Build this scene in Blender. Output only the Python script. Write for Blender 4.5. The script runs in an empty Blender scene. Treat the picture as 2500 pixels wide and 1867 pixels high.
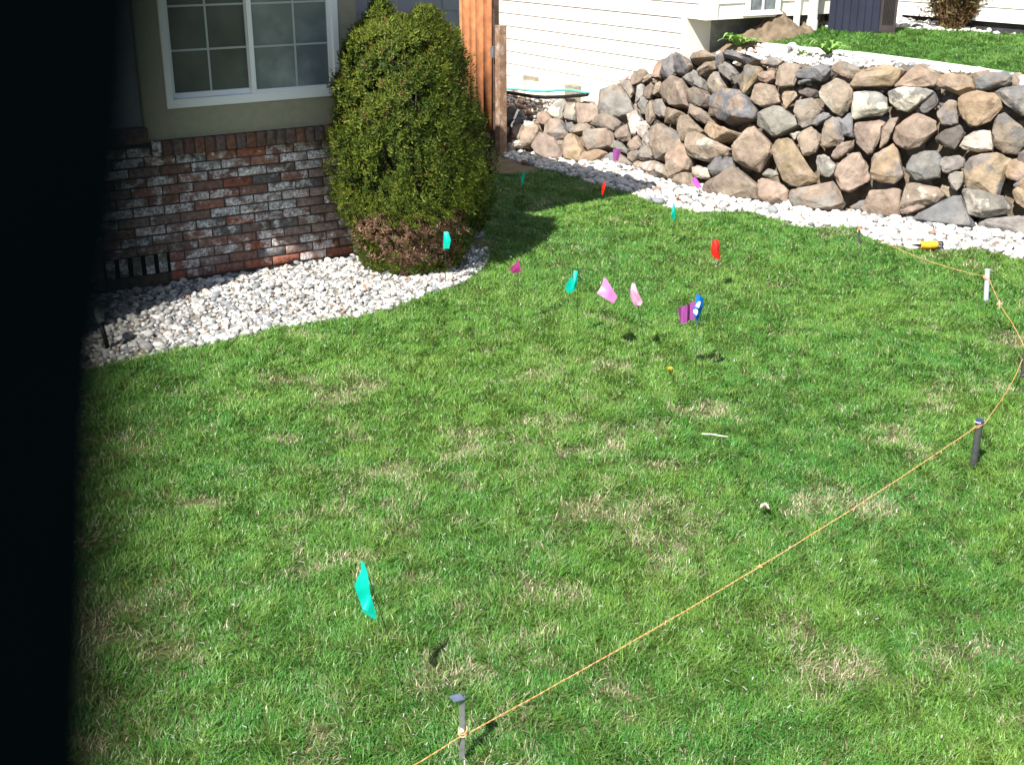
import bpy, bmesh, math, random
import numpy as np
from mathutils import Vector, Matrix, noise
from mathutils.bvhtree import BVHTree

# ------------------------------------------------------------------ camera, sky, sun, exposure
SC = bpy.context.scene
COL = SC.collection
F, TH, CX, CY, H = 2995.0, math.radians(20.8), 1250.0, 933.5, 2.4      # photo focal length (px), pitch, centre, eye height
cT, sT = math.cos(TH), math.sin(TH)
cam_d = bpy.data.cameras.new('camera'); cam = bpy.data.objects.new('camera', cam_d); COL.objects.link(cam)
cam.location = (0, 0, H); cam.rotation_euler = (math.radians(90) - TH, 0, 0)
cam_d.sensor_width = 36; cam_d.lens = F / 2500 * 36
cam_d.clip_start = 0.005; cam_d.clip_end = 500
cam_d.dof.use_dof = True; cam_d.dof.focus_distance = 7.5; cam_d.dof.aperture_fstop = 12.0
SC.camera = cam
SUN_AZ, SUN_EL = math.atan2(-0.50, -0.866), math.radians(48)
w = bpy.data.worlds.new('World'); SC.world = w; w.use_nodes = True
nt = w.node_tree; bg = nt.nodes['Background']
sky = nt.nodes.new('ShaderNodeTexSky'); sky.sky_type = 'NISHITA'; sky.sun_disc = False
sky.sun_elevation = SUN_EL; sky.sun_rotation = SUN_AZ % (2 * math.pi)
nt.links.new(sky.outputs[0], bg.inputs[0]); bg.inputs[1].default_value = 0.057
sd = bpy.data.lights.new('sun', 'SUN'); sd.energy = 4.6; sd.angle = math.radians(0.5); sd.color = (1, 0.96, 0.89)
so = bpy.data.objects.new('sun', sd); COL.objects.link(so)
S = Vector((math.cos(SUN_EL) * math.sin(SUN_AZ), math.cos(SUN_EL) * math.cos(SUN_AZ), math.sin(SUN_EL)))
so.rotation_euler = (-S).to_track_quat('-Z', 'Y').to_euler()
SC.view_settings.view_transform = 'Standard'; SC.view_settings.look = 'None'
SC.view_settings.gamma = 1; SC.view_settings.exposure = 1.18
SC.render.engine = 'CYCLES'

random.seed(7); RNG = np.random.default_rng(11)

# ------------------------------------------------------------------ placing helpers
def ray(x, y):
    X, U = x - CX, CY - y
    return Vector((X, F * cT + U * sT, -F * sT + U * cT))
def atz(x, y, z=0.0):
    r = ray(x, y); k = (z - H) / r.z
    return Vector((r.x * k, r.y * k, z))
def aty(x, y, d):
    r = ray(x, y); k = d / r.y
    return Vector((r.x * k, d, H + r.z * k))
U_ = Vector((.8434, .5373, 0)); N_ = Vector((.5373, -.8434, 0)); V_ = N_.copy(); UP = Vector((0, 0, 1))
def onplane(x, y, P, nrm):
    r = ray(x, y); o = Vector((0, 0, H))
    k = (P - o).dot(nrm) / r.dot(nrm)
    return o + r * k

# ------------------------------------------------------------------ materials
def mat(name, c1, c2=None, scale=8, rough=.8, bump=0, bscale=None, detail=4, spec=.3, metallic=0, c3=None, contrast=(.35, .65), coat=0):
    m = bpy.data.materials.new(name); m.use_nodes = True
    n = m.node_tree.nodes; l = m.node_tree.links; b = n['Principled BSDF']
    b.inputs['Roughness'].default_value = rough; b.inputs['Metallic'].default_value = metallic
    b.inputs['Specular IOR Level'].default_value = spec
    b.inputs['Base Color'].default_value = (*c1, 1)
    tc = n.new('ShaderNodeTexCoord')
    if c2:
        t = n.new('ShaderNodeTexNoise'); t.inputs['Scale'].default_value = scale; t.inputs['Detail'].default_value = detail
        l.new(tc.outputs['Object'], t.inputs['Vector'])
        r = n.new('ShaderNodeValToRGB'); e = r.color_ramp.elements
        e[0].position, e[1].position = contrast; e[0].color = (*c1, 1); e[1].color = (*c2, 1)
        if c3:
            x = e.new((contrast[0] + contrast[1]) / 2); x.color = (*c3, 1)
        l.new(t.outputs['Fac'], r.inputs['Fac']); l.new(r.outputs['Color'], b.inputs['Base Color'])
    if bump:
        t2 = n.new('ShaderNodeTexNoise'); t2.inputs['Scale'].default_value = bscale or scale * 4; t2.inputs['Detail'].default_value = 6
        l.new(tc.outputs['Object'], t2.inputs['Vector'])
        bp = n.new('ShaderNodeBump'); bp.inputs['Strength'].default_value = bump; bp.inputs['Distance'].default_value = .01
        l.new(t2.outputs['Fac'], bp.inputs['Height']); l.new(bp.outputs['Normal'], b.inputs['Normal'])
    return m
def attr_mat(name, rough=.7, spec=.3, nscale=40, namount=.25, bump=0, bscale=60, transl=0, two=False, pscale=3.5, speck=0):
    """base colour = the per-stone / per-blade colour 'tint' (mixed with 'tint2' in patches), times a fine noise"""
    m = bpy.data.materials.new(name); m.use_nodes = True
    n = m.node_tree.nodes; l = m.node_tree.links; b = n['Principled BSDF']
    b.inputs['Roughness'].default_value = rough; b.inputs['Specular IOR Level'].default_value = spec
    a = n.new('ShaderNodeAttribute'); a.attribute_name = 'tint'; out = a.outputs['Color']
    tc = n.new('ShaderNodeTexCoord')
    if two:
        a2 = n.new('ShaderNodeAttribute'); a2.attribute_name = 'tint2'
        t = n.new('ShaderNodeTexNoise'); t.inputs['Scale'].default_value = pscale; t.inputs['Detail'].default_value = 5; t.inputs['Roughness'].default_value = .6
        l.new(tc.outputs['Object'], t.inputs['Vector'])
        r = n.new('ShaderNodeValToRGB'); r.color_ramp.elements[0].position = .515; r.color_ramp.elements[1].position = .545
        l.new(t.outputs['Fac'], r.inputs['Fac'])
        mx = n.new('ShaderNodeMix'); mx.data_type = 'RGBA'
        l.new(r.outputs['Color'], mx.inputs[0]); l.new(out, mx.inputs[6]); l.new(a2.outputs['Color'], mx.inputs[7]); out = mx.outputs[2]
    if namount:
        t = n.new('ShaderNodeTexNoise'); t.inputs['Scale'].default_value = nscale; t.inputs['Detail'].default_value = 6
        l.new(tc.outputs['Object'], t.inputs['Vector'])
        mr = n.new('ShaderNodeMapRange'); mr.inputs['From Min'].default_value = .3; mr.inputs['From Max'].default_value = .7
        mr.inputs['To Min'].default_value = 1 - namount; mr.inputs['To Max'].default_value = 1 + namount
        l.new(t.outputs['Fac'], mr.inputs['Value'])
        mx = n.new('ShaderNodeVectorMath'); mx.operation = 'SCALE'
        l.new(out, mx.inputs[0]); l.new(mr.outputs[0], mx.inputs['Scale']); out = mx.outputs[0]
    l.new(out, b.inputs['Base Color'])
    if bump:
        t2 = n.new('ShaderNodeTexNoise'); t2.inputs['Scale'].default_value = bscale; t2.inputs['Detail'].default_value = 8
        l.new(tc.outputs['Object'], t2.inputs['Vector'])
        bp = n.new('ShaderNodeBump'); bp.inputs['Strength'].default_value = bump; bp.inputs['Distance'].default_value = .015
        l.new(t2.outputs['Fac'], bp.inputs['Height']); l.new(bp.outputs['Normal'], b.inputs['Normal'])
    if transl:
        tr = n.new('ShaderNodeBsdfTranslucent'); l.new(out, tr.inputs['Color'])
        ms = n.new('ShaderNodeMixShader'); ms.inputs[0].default_value = transl
        l.new(b.outputs[0], ms.inputs[1]); l.new(tr.outputs[0], ms.inputs[2])
        l.new(ms.outputs[0], n['Material Output'].inputs['Surface'])
    return m

# ------------------------------------------------------------------ object helpers
def tag(o, label=None, cat=None, group=None, kind=None):
    if label: o['label'] = label
    if cat: o['category'] = cat
    if group: o['group'] = group
    if kind: o['kind'] = kind
    return o
def empty(name, loc, label, cat, group=None):
    o = bpy.data.objects.new(name, None); COL.objects.link(o); o.location = loc
    o.empty_display_size = .1
    return tag(o, label, cat, group)
def link(name, me, m, parent=None, smooth=False):
    o = bpy.data.objects.new(name, me); COL.objects.link(o)
    if m and len(me.materials) == 0: me.materials.append(m)
    if parent is not None:
        o.parent = parent
        p = Vector((0, 0, 0)); q = parent
        while q is not None: p += q.location; q = q.parent
        me.transform(Matrix.Translation(-p))
    if smooth: me.polygons.foreach_set('use_smooth', [True] * len(me.polygons))
    return o
def np_mesh(name, V, Fc, tint=None, tint2=None, smooth=False):
    """V (n,3); Fc list of (m,k) arrays; tint (n,3) point colours"""
    me = bpy.data.meshes.new(name)
    me.vertices.add(len(V)); me.vertices.foreach_set('co', np.asarray(V, dtype=np.float32).ravel())
    if not isinstance(Fc, list): Fc = [Fc]
    loops = np.concatenate([f.ravel() for f in Fc]); tot = np.concatenate([np.full(len(f), f.shape[1]) for f in Fc])
    start = np.concatenate([[0], np.cumsum(tot)[:-1]])
    me.loops.add(len(loops)); me.loops.foreach_set('vertex_index', loops.astype(np.int32))
    me.polygons.add(len(tot)); me.polygons.foreach_set('loop_start', start.astype(np.int32)); me.polygons.foreach_set('loop_total', tot.astype(np.int32))
    if smooth: me.polygons.foreach_set('use_smooth', np.ones(len(tot), dtype=bool))
    me.update(calc_edges=True)
    for nm, t in (('tint', tint), ('tint2', tint2)):
        if t is not None:
            a = me.color_attributes.new(nm, 'FLOAT_COLOR', 'POINT')
            a.data.foreach_set('color', np.concatenate([t, np.ones((len(V), 1))], 1).astype(np.float32).ravel())
    return me
class MB:
    """collects boxes, bars and tubes into one mesh"""
    def __init__(s): s.bm = bmesh.new()
    def hexa(s, p):
        v = [s.bm.verts.new(q) for q in p]
        for f in ((0, 3, 2, 1), (4, 5, 6, 7), (0, 1, 5, 4), (1, 2, 6, 5), (2, 3, 7, 6), (3, 0, 4, 7)): s.bm.faces.new([v[i] for i in f])
    def box(s, o, a, b, c):                    # corner + three edge vectors
        o, a, b, c = map(Vector, (o, a, b, c))
        s.hexa([o, o + a, o + a + b, o + b, o + c, o + a + c, o + a + b + c, o + b + c])
    def quad(s, *p): s.bm.faces.new([s.bm.verts.new(q) for q in p])
    def tube(s, pts, r, seg=8, cap=True, r2=None):
        pts = [Vector(p) for p in pts]; rings = []
        for i, p in enumerate(pts):
            d = (pts[min(i + 1, len(pts) - 1)] - pts[max(i - 1, 0)]).normalized()
            x = d.cross(UP if abs(d.z) < .95 else Vector((1, 0, 0))).normalized(); y = d.cross(x)
            rr = r if r2 is None else r + (r2 - r) * i / (len(pts) - 1)
            if isinstance(r, (list, tuple)): rr = r[i]
            rings.append([s.bm.verts.new(p + (x * math.cos(t) + y * math.sin(t)) * rr) for t in [2 * math.pi * k / seg for k in range(seg)]])
        for a, b in zip(rings, rings[1:]):
            for k in range(seg): s.bm.faces.new([a[k], a[(k + 1) % seg], b[(k + 1) % seg], b[k]])
        if cap: s.bm.faces.new(rings[0][::-1]); s.bm.faces.new(rings[-1])
    def build(s, name, m, parent=None, smooth=False, bevel=0):
        bmesh.ops.recalc_face_normals(s.bm, faces=s.bm.faces)
        if bevel: bmesh.ops.bevel(s.bm, geom=list(s.bm.edges), offset=bevel, segments=2, affect='EDGES', profile=.6)
        me = bpy.data.meshes.new(name); s.bm.to_mesh(me); s.bm.free()
        return link(name, me, m, parent, smooth)
def in_poly(x, y, poly):
    r = np.zeros(len(x), bool); n = len(poly); j = n - 1
    for i in range(n):
        xi, yi = poly[i]; xj, yj = poly[j]
        if yi != yj: r ^= ((yi > y) != (yj > y)) & (x < (xj - xi) * (y - yi) / (yj - yi) + xi)
        j = i
    return r
def vnoise(x, y, sc, seed):
    """smooth 2-D value noise in 0..1 (numpy)"""
    g = np.random.default_rng(seed).random((256, 256))
    fx, fy = x * sc + 77.3, y * sc + 31.7; ix, iy = np.floor(fx).astype(int), np.floor(fy).astype(int)
    tx, ty = fx - ix, fy - iy; tx = tx * tx * (3 - 2 * tx); ty = ty * ty * (3 - 2 * ty)
    G = lambda a, b: g[a % 256, b % 256]
    return (G(ix, iy) * (1 - tx) + G(ix + 1, iy) * tx) * (1 - ty) + (G(ix, iy + 1) * (1 - tx) + G(ix + 1, iy + 1) * tx) * ty
def fbm(x, y, sc, seed):
    return (vnoise(x, y, sc, seed) + .5 * vnoise(x, y, sc * 2.1, seed + 1) + .25 * vnoise(x, y, sc * 4.3, seed + 2)) / 1.75

# ------------------------------------------------------------------ SETTING: ground, terrace
M_soil = mat('soil', (.06, .08, .022), (.16, .15, .065), scale=6, rough=.95, bump=.6, bscale=60)
M_sand = mat('sand_soil', (.12, .095, .055), (.19, .14, .09), scale=9, rough=.95, bump=.6, bscale=50)
M_gbase = mat('grit', (.14, .12, .10), (.32, .28, .24), scale=40, rough=.95, bump=.6, bscale=80)
mb = MB(); mb.quad((-120, -120, 0), (120, -120, 0), (120, 120, 0), (-120, 120, 0))
mb.build('ground', M_soil)['kind'] = 'structure'

WALL_BASE = [(1150, 366, .40, .45), (1233, 378, .40, .45), (1330, 392, .42, .45), (1410, 401, .52, .45), (1470, 404, .78, .5), (1540, 408, 1.02, .5),
             (1600, 436, 1.12, .45), (1750, 484, 1.2, .4), (1935, 511, 1.22, .38), (2180, 536, 1.22, .36), (2500, 578, 1.22, .36), (2760, 612, 1.22, .36), (3300, 690, 1.22, .36)]
WB = [atz(a, b) for a, b, _, _ in WALL_BASE]
WD = []                                          # direction away from the camera, into the bank
for i in range(len(WB)):
    d = (WB[min(i + 1, len(WB) - 1)] - WB[max(i - 1, 0)]).normalized()
    WD.append(Vector((-d.y, d.x, 0)))
BAT = [w_[3] / w_[2] for w_ in WALL_BASE]         # horizontal set-back per metre of height
def wpt(i, z, back=0): return WB[i] + WD[i] * (BAT[i] * z + back) + UP * z
vs = []; fs = []
for i in range(len(WB)): vs += [wpt(i, -.2), wpt(i, 1.7)]
for i in range(len(WB) - 1): fs.append((2 * i, 2 * i + 2, 2 * i + 3, 2 * i + 1))
BVH = BVHTree.FromPolygons([tuple(v) for v in vs], fs)
def onwall(x, y):
    h = BVH.ray_cast(Vector((0, 0, H)), ray(x, y).normalized())
    return (h[0], h[1]) if h[0] is not None else (None, None)
# bank behind the rocks and the upper terrace: rows of points
TOPZ = [w_[2] - .05 for w_ in WALL_BASE]
FAR = [Vector((-1.2, 17.0, .42)), Vector((-.4, 16.8, .42)), Vector((.6, 16.6, .45)), Vector((1.2, 16, .6)), Vector((1.9, 15.5, .9)), Vector((2.6, 15.3, 1.36)), Vector((3.4, 15.2, 1.42)),
       Vector((4.2, 15.2, 1.42)), Vector((5.2, 15.2, 1.34)), Vector((6.4, 14.6, 1.28)), Vector((7.5, 13.6, 1.28)), Vector((8.5, 12.6, 1.28)), Vector((10, 11, 1.28))]
rows = []
for i in range(len(WB)):
    a, b, c_ = wpt(i, -.1, .2), wpt(i, TOPZ[i], .2), FAR[i]
    r = [a, a.lerp(b, .5), b]
    for t in (.1, .22, .36, .5, .75, 1): r.append(b.lerp(c_, t))
    rows.append(r)
bm = bmesh.new(); gv = [[bm.verts.new(p) for p in r] for r in rows]
for i in range(len(gv) - 1):
    for j in range(len(gv[0]) - 1): bm.faces.new([gv[i][j], gv[i + 1][j], gv[i + 1][j + 1], gv[i][j + 1]])
bmesh.ops.recalc_face_normals(bm, faces=bm.faces)
M_bank = mat('bank_soil', (.10, .075, .05), (.19, .15, .11), scale=14, rough=.95, bump=.8, bscale=60)
me = bpy.data.meshes.new('bank'); bm.to_mesh(me)
bm.faces.ensure_lookup_table(); BVT = BVHTree.FromBMesh(bm); bm.free()
link('hillside', me, M_bank)['kind'] = 'structure'
def tz(x, y):
    h = BVT.ray_cast(Vector((x, y, 5)), Vector((0, 0, -1)))
    return h[0].z if h[0] is not None else 0
def atbank(x, y):                                # where the sight line meets the bank or terrace
    h = BVT.ray_cast(Vector((0, 0, H)), ray(x, y).normalized())
    return h[0]

# ------------------------------------------------------------------ house with the brick base
W0 = Vector((-2.07, 8.41, 0))
def hp(a, z, off=0): return W0 + U_ * a + N_ * off + UP * z
M_mortar = mat('mortar', (.055, .040, .033), (.10, .076, .064), scale=25, rough=.95, bump=.4, bscale=120)
M_tan = mat('tan_paint', (.30, .285, .205), (.335, .315, .23), scale=20, rough=.75, bump=.5, bscale=90)
M_lav = mat('lavender_paint', (.27, .265, .31), (.30, .295, .335), scale=3, rough=.75, bump=.25, bscale=60)
M_vinyl = mat('white_vinyl', (.86, .87, .88), rough=.35, spec=.5)
M_conc = mat('concrete', (.22, .21, .20), (.33, .32, .30), scale=10, rough=.95, bump=.4, bscale=60)
M_dark = mat('dark_void', (.006, .006, .006), rough=.95)
house = empty('house', W0, 'house with whitewashed brick base, tan window surround and lavender grey siding', 'house')
E_BRICK = 1.16
mb = MB(); mb.box(hp(-6, -.1, -.35), U_ * (6 + E_BRICK), N_ * .342, UP * 1.09); mb.build('mortar_backing', M_mortar, house)
mb = MB(); mb.box(hp(-6, -.2, -.34), U_ * (6 + 2.2), N_ * .325, UP * .235); mb.build('foundation', M_conc, house)
# bricks, every one a box with its own colour
def brick_mat():
    m = bpy.data.materials.new('whitewashed_brick'); m.use_nodes = True; n = m.node_tree.nodes; l = m.node_tree.links; b = n['Principled BSDF']
    b.inputs['Roughness'].default_value = .9; b.inputs['Specular IOR Level'].default_value = .15
    a = n.new('ShaderNodeAttribute'); a.attribute_name = 'tint'; a2 = n.new('ShaderNodeAttribute'); a2.attribute_name = 'tint2'
    tc = n.new('ShaderNodeTexCoord'); mp = n.new('ShaderNodeMapping'); mp.inputs['Scale'].default_value = (1, 1, 1.3); l.new(tc.outputs['Object'], mp.inputs[0])
    t = n.new('ShaderNodeTexNoise'); t.inputs['Scale'].default_value = 11; t.inputs['Detail'].default_value = 6; t.inputs['Roughness'].default_value = .55; l.new(mp.outputs[0], t.inputs['Vector'])
    sx = n.new('ShaderNodeSeparateColor'); l.new(a2.outputs['Color'], sx.inputs[0])
    ad = n.new('ShaderNodeMath'); ad.operation = 'ADD'; l.new(t.outputs['Fac'], ad.inputs[0]); l.new(sx.outputs[0], ad.inputs[1])
    mr = n.new('ShaderNodeMapRange'); mr.interpolation_type = 'SMOOTHSTEP'; mr.inputs['From Min'].default_value = .54; mr.inputs['From Max'].default_value = .70; l.new(ad.outputs[0], mr.inputs['Value'])
    t3 = n.new('ShaderNodeTexNoise'); t3.inputs['Scale'].default_value = 70; t3.inputs['Detail'].default_value = 5; l.new(tc.outputs['Object'], t3.inputs['Vector'])
    mr3 = n.new('ShaderNodeMapRange'); mr3.inputs['From Min'].default_value = .35; mr3.inputs['From Max'].default_value = .65; mr3.inputs['To Min'].default_value = .25; mr3.inputs['To Max'].default_value = 1; l.new(t3.outputs['Fac'], mr3.inputs['Value'])
    mu = n.new('ShaderNodeMath'); mu.operation = 'MULTIPLY'; l.new(mr.outputs[0], mu.inputs[0]); l.new(mr3.outputs[0], mu.inputs[1])
    mx = n.new('ShaderNodeMix'); mx.data_type = 'RGBA'; l.new(mu.outputs[0], mx.inputs[0]); l.new(a.outputs['Color'], mx.inputs[6]); mx.inputs[7].default_value = (.68, .68, .69, 1)
    t4 = n.new('ShaderNodeTexNoise'); t4.inputs['Scale'].default_value = 35; t4.inputs['Detail'].default_value = 6; l.new(tc.outputs['Object'], t4.inputs['Vector'])
    mr4 = n.new('ShaderNodeMapRange'); mr4.inputs['From Min'].default_value = .3; mr4.inputs['From Max'].default_value = .7; mr4.inputs['To Min'].default_value = .6; mr4.inputs['To Max'].default_value = 1.35; l.new(t4.outputs['Fac'], mr4.inputs['Value'])
    vm = n.new('ShaderNodeVectorMath'); vm.operation = 'SCALE'; l.new(mx.outputs[2], vm.inputs[0]); l.new(mr4.outputs[0], vm.inputs['Scale']); l.new(vm.outputs[0], b.inputs['Base Color'])
    bp = n.new('ShaderNodeBump'); bp.inputs['Strength'].default_value = .7; bp.inputs['Distance'].default_value = .008; l.new(t4.outputs['Fac'], bp.inputs['Height']); l.new(bp.outputs[0], b.inputs['Normal'])
    return m
M_brick = brick_mat()
BC = [(.17, .10, .082), (.15, .108, .095), (.20, .078, .052), (.185, .14, .125), (.12, .112, .11), (.20, .105, .08), (.17, .12, .105), (.07, .085, .11)]
def bricks(lst, name, parent):
    """lst of (a0, a1, z0, z1, off0, off1, tint, whitewash)"""
    V = []; Fa = []; T = []; T2 = []
    for (a0, a1, z0, z1, o0, o1, t, wh) in lst:
        k = len(V); j = lambda s_: random.uniform(-s_, s_); c = .004
        o1 += j(.0025)
        ring = lambda e, oo: [hp(a0 + e, z0 + e, oo), hp(a1 - e, z0 + e, oo), hp(a1 - e, z1 - e, oo), hp(a0 + e, z1 - e, oo)]
        V += [tuple(p + Vector((j(.0015), j(.0015), j(.0015)))) for p in ring(0, o0) + ring(0, o1 - c) + ring(c, o1)]
        for r in (0, 4):
            for q in range(4): Fa.append((k + r + q, k + r + (q + 1) % 4, k + r + 4 + (q + 1) % 4, k + r + 4 + q))
        Fa.append((k + 8, k + 9, k + 10, k + 11))
        T += [t] * 12; T2 += [(wh, 0, 0)] * 12
    me = np_mesh(name, np.array(V), np.array(Fa), np.array(T), np.array(T2))
    return link(name, me, M_brick, parent)
lst = []
P_, CH, BL = .2135, .0667, .203
def bc():
    c = random.choices(BC, [5, 4, 3, 4, 3, 2, 4, .6])[0]; k = random.uniform(1.05, 1.5); return tuple(x * k for x in c)
row = 0; z = .036
while z < .985:
    a = -6 + (P_ / 2 if row % 2 else 0) + random.uniform(-.004, .004)
    top = z + .057
    while a < E_BRICK:
        a0, a1 = a, min(a + BL, E_BRICK)
        vent = .06 < z + .03 < .22
        if vent and a1 > -.79 and a0 < -.352:
            if a0 < -.79: lst.append((a0, -.80, z, top, -.10, .0, bc(), random.uniform(-.1, .12)))
            if a1 > -.352: lst.append((-.345, a1, z, top, -.10, .0, bc(), random.uniform(-.1, .12)))
        elif top < (1.0 if a0 > -.42 else .995) and a1 - a0 > .02:
            wh = random.choices([-.12, .02, .1, .17], [2, 4, 4, 3])[0] + (.06 if .4 < z < .9 else -.01)
            lst.append((a0, a1, z, top, -.10, .0, bc(), wh))
        a += P_
    z += CH; row += 1
for k in range(5): lst.append((-.785 + k * .09, -.785 + k * .09 + .058, .103, .232, -.10, .003, (.16, .14, .12), .06 + .02 * k))
bricks(lst, 'brick_wall', house)
mb = MB(); mb.box(hp(-.80, .098, -.006), U_ * .455, N_ * .003, UP * .136); mb.build('vent', M_dark, house)
lst = []
a = -.405
while a < E_BRICK + .02:
    lst.append((a, a + .062, .905, 1.003, -.02, .052, random.choice([(.17, .075, .055), (.20, .10, .07), (.15, .085, .07), (.24, .10, .05), (.14, .10, .09)]), -.16 if a > -.38 else .12)); a += .0735
bricks(lst, 'brick_sill', house)
mb = MB(); mb.box(hp(-.41, .91, -.02), U_ * (E_BRICK + .43), N_ * .064, UP * .086); mb.build('sill_mortar', M_mortar, house)
lst = []; a = -6.0
while a < -.44:
    lst.append((a, min(a + .2, -.415), .996, 1.095, -.09, .035, random.choice([(.13, .08, .06), (.15, .10, .085), (.11, .085, .08)]), -.2)); a += .207
bricks(lst, 'brick_ledge', house)
# tan surround with the window
TA0, TA1 = -.425, 1.14
WA0, WA1, WZ0, WZ1 = -.258, .978, 1.218, 2.13
mb = MB()
mb.box(hp(TA0, 1.006, -.30), U_ * (WA0 - TA0), N_ * .318, UP * 1.79); mb.box(hp(WA1, 1.006, -.30), U_ * (TA1 - WA1), N_ * .318, UP * 1.79)
mb.box(hp(WA0, 1.006, -.30), U_ * (WA1 - WA0), N_ * .318, UP * (WZ0 - 1.006)); mb.box(hp(WA0, WZ1, -.30), U_ * (WA1 - WA0), N_ * .318, UP * (2.796 - WZ1))
mb.build('window_surround', M_tan, house)
win = empty('window', hp(WA0, WZ0), None, None); win.parent = house; win.location -= W0
wmul = .352
mb = MB()                                                    # outer frame, a bevelled ring
fw = .045
for (x0, x1, z0, z1) in ((WA0 - .012, WA1 + .012, WZ0 - .012, WZ0 + fw), (WA0 - .012, WA1 + .012, WZ1 - fw, WZ1 + .012), (WA0 - .012, WA0 + fw * .7, WZ0 + fw, WZ1 - fw), (WA1 - fw * .7, WA1 + .012, WZ0 + fw, WZ1 - fw)):
    mb.box(hp(x0, z0, -.05), U_ * (x1 - x0), N_ * .087, UP * (z1 - z0))
mb.build('window_frame', M_vinyl, win, bevel=.003)
def sash(a0, a1, z0, z1, off, muntins, nm, gm):
    t = .034; mb = MB()
    for (x0, x1, y0, y1) in ((a0, a1, z0, z0 + t), (a0, a1, z1 - t, z1), (a0, a0 + t, z0 + t, z1 - t), (a1 - t, a1, z0 + t, z1 - t)):
        mb.box(hp(x0, y0, off), U_ * (x1 - x0), N_ * .03, UP * (y1 - y0))
    mb.build('sash', M_vinyl, win, bevel=.002)
    mb = MB(); mb.box(hp(a0 + t * .8, z0 + t * .8, off + .006), U_ * (a1 - a0 - 1.6 * t), N_ * .006, UP * (z1 - z0 - 1.6 * t)); mb.build('glass', gm, win)
    mb = MB()
    for am in muntins: mb.box(hp(am - .007, z0 + t, off + .013), U_ * .014, N_ * .005, UP * (z1 - z0 - 2 * t))
    for zm in (1.569, 1.85): mb.box(hp(a0 + t, zm - .006, off + .0145), U_ * (a1 - a0 - 2 * t), N_ * .005, UP * .013)
    mb.build('muntin', M_munt, win)
M_munt = mat('muntin_white', (.42, .46, .46), rough=.4)
M_glassL = mat('screened_glass', (.05, .06, .058), (.11, .12, .115), scale=2.6, rough=.25, spec=.6)
M_glassR = mat('window_glass', (.14, .17, .185), (.42, .46, .48), scale=2.8, rough=.12, spec=.7, detail=7, contrast=(.42, .78))  # mottled colour of the panes is painted in place of their reflections
sash(WA0 + .03, wmul + .012, WZ0 + .045, WZ1 - .045, -.045, [.06], 'left', M_glassL)
sash(wmul - .022, WA1 - .03, WZ0 + .035, WZ1 - .045, -.008, [.668], 'right', M_glassR)
# lavender lap siding, left of the surround and recessed to its right, round to the corner
def siding(P, d, nrm, length, z0, z1, step, m, parent, name, joints=()):
    mb = MB(); z = z0
    while z < z1:
        zt = min(z + step, z1)
        for s in range(1):
            o = P + UP * z
            # a wedge: 16 mm proud at the butt, 4 mm at the top
            mb.hexa([o, o + d * length, o + d * length + nrm * .017, o + nrm * .017, o + UP * (zt - z), o + d * length + UP * (zt - z), o + d * length + UP * (zt - z) + nrm * .006, o + UP * (zt - z) + nrm * .006])
        z += step
    return mb.build(name, m, parent)
siding(hp(-6, 1.098, -.05), U_, N_, 6 + TA0 - .004, 0, 1.7, .19, M_lav, house, 'siding')
siding(hp(TA1 + .002, .03, -.17), U_, N_, 2.066 - TA1, 0, 2.77, .19, M_lav, house, 'siding')
mb = MB(); mb.box(hp(TA1 + .002, 0, -.45), U_ * (2.07 - TA1 - .004), N_ * .28, UP * 2.8); mb.box(hp(-6, 1.09, -.30), U_ * (6 + TA0 - .004), N_ * .25, UP * 1.7)
mb.box(hp(2.064, 0, -.172), N_ * -7, U_ * -.2, UP * 2.8); mb.build('wall_core', M_lav, house)
mb = MB(); mb.box(hp(2.064, .03, -.19), U_ * .02, N_ * .03, UP * 2.76); mb.box(hp(1.935, 1.0, -.155), U_ * .003, N_ * .006, UP * 1.7); mb.build('corner_trim', M_lav, house)
# roof: main eave plus an added unseen slab further left, outlined from the shade it casts (both above the frame); they shade this wall
M_roof = mat('roof_shingle', (.06, .055, .05), (.12, .11, .10), scale=12, rough=.95, bump=.5)
M_soffit = mat('soffit', (.55, .54, .5), rough=.8)
RZ = 2.9
def casters(G): return Vector((G[0], G[1], 0)) + Vector((S.x, S.y, 0)) * (RZ / S.z)
eave = [casters(g) for g in ((1.34, 11.38), (.016, 10.27))]
left = [casters(g) for g in ((-.85, 9.32), (-1.25, 8.90), (-1.64, 8.80), (-2.5, 7.36), (-3.3, 5.2))]
poly = [eave[0], eave[1]] + left + [Vector((-8, 4.0, 0)), Vector((-9, 9, 0)), eave[0] - N_ * 8 - U_ * 8, casters((1.34 - 1.07 * 4.6, 11.38 + 1.42 * 4.6))]
bm = bmesh.new(); lo = [bm.verts.new((p.x, p.y, RZ)) for p in poly]; hi = [bm.verts.new((p.x, p.y, RZ + .16)) for p in poly]
bm.faces.new(lo[::-1]); bm.faces.new(hi)
for i in range(len(poly)): bm.faces.new([lo[i], lo[(i + 1) % len(poly)], hi[(i + 1) % len(poly)], hi[i]])
bmesh.ops.triangulate(bm, faces=[f for f in bm.faces if len(f.verts) > 4]); bmesh.ops.recalc_face_normals(bm, faces=bm.faces)
me = bpy.data.meshes.new('eaves'); bm.to_mesh(me); bm.free(); link('eaves', me, M_soffit, house)
c0 = hp(1.95, RZ + .165, .5); c1 = hp(-6.5, RZ + .165, .5)
mb = MB(); r_ = hp(-2.6, RZ + 1.3, -3.5); r1 = hp(-6.5, RZ + 1.3, -3.5); b0 = hp(.9, RZ + .165, -7.5); b1 = hp(-6.5, RZ + .165, -7.5)
mb.quad(c0, r_, r1, c1); mb.quad(b0, b1, r1, r_); mb.quad(c0, b0, r_); mb.quad(c1, r1, b1); mb.build('roof', M_roof, house)

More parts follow.
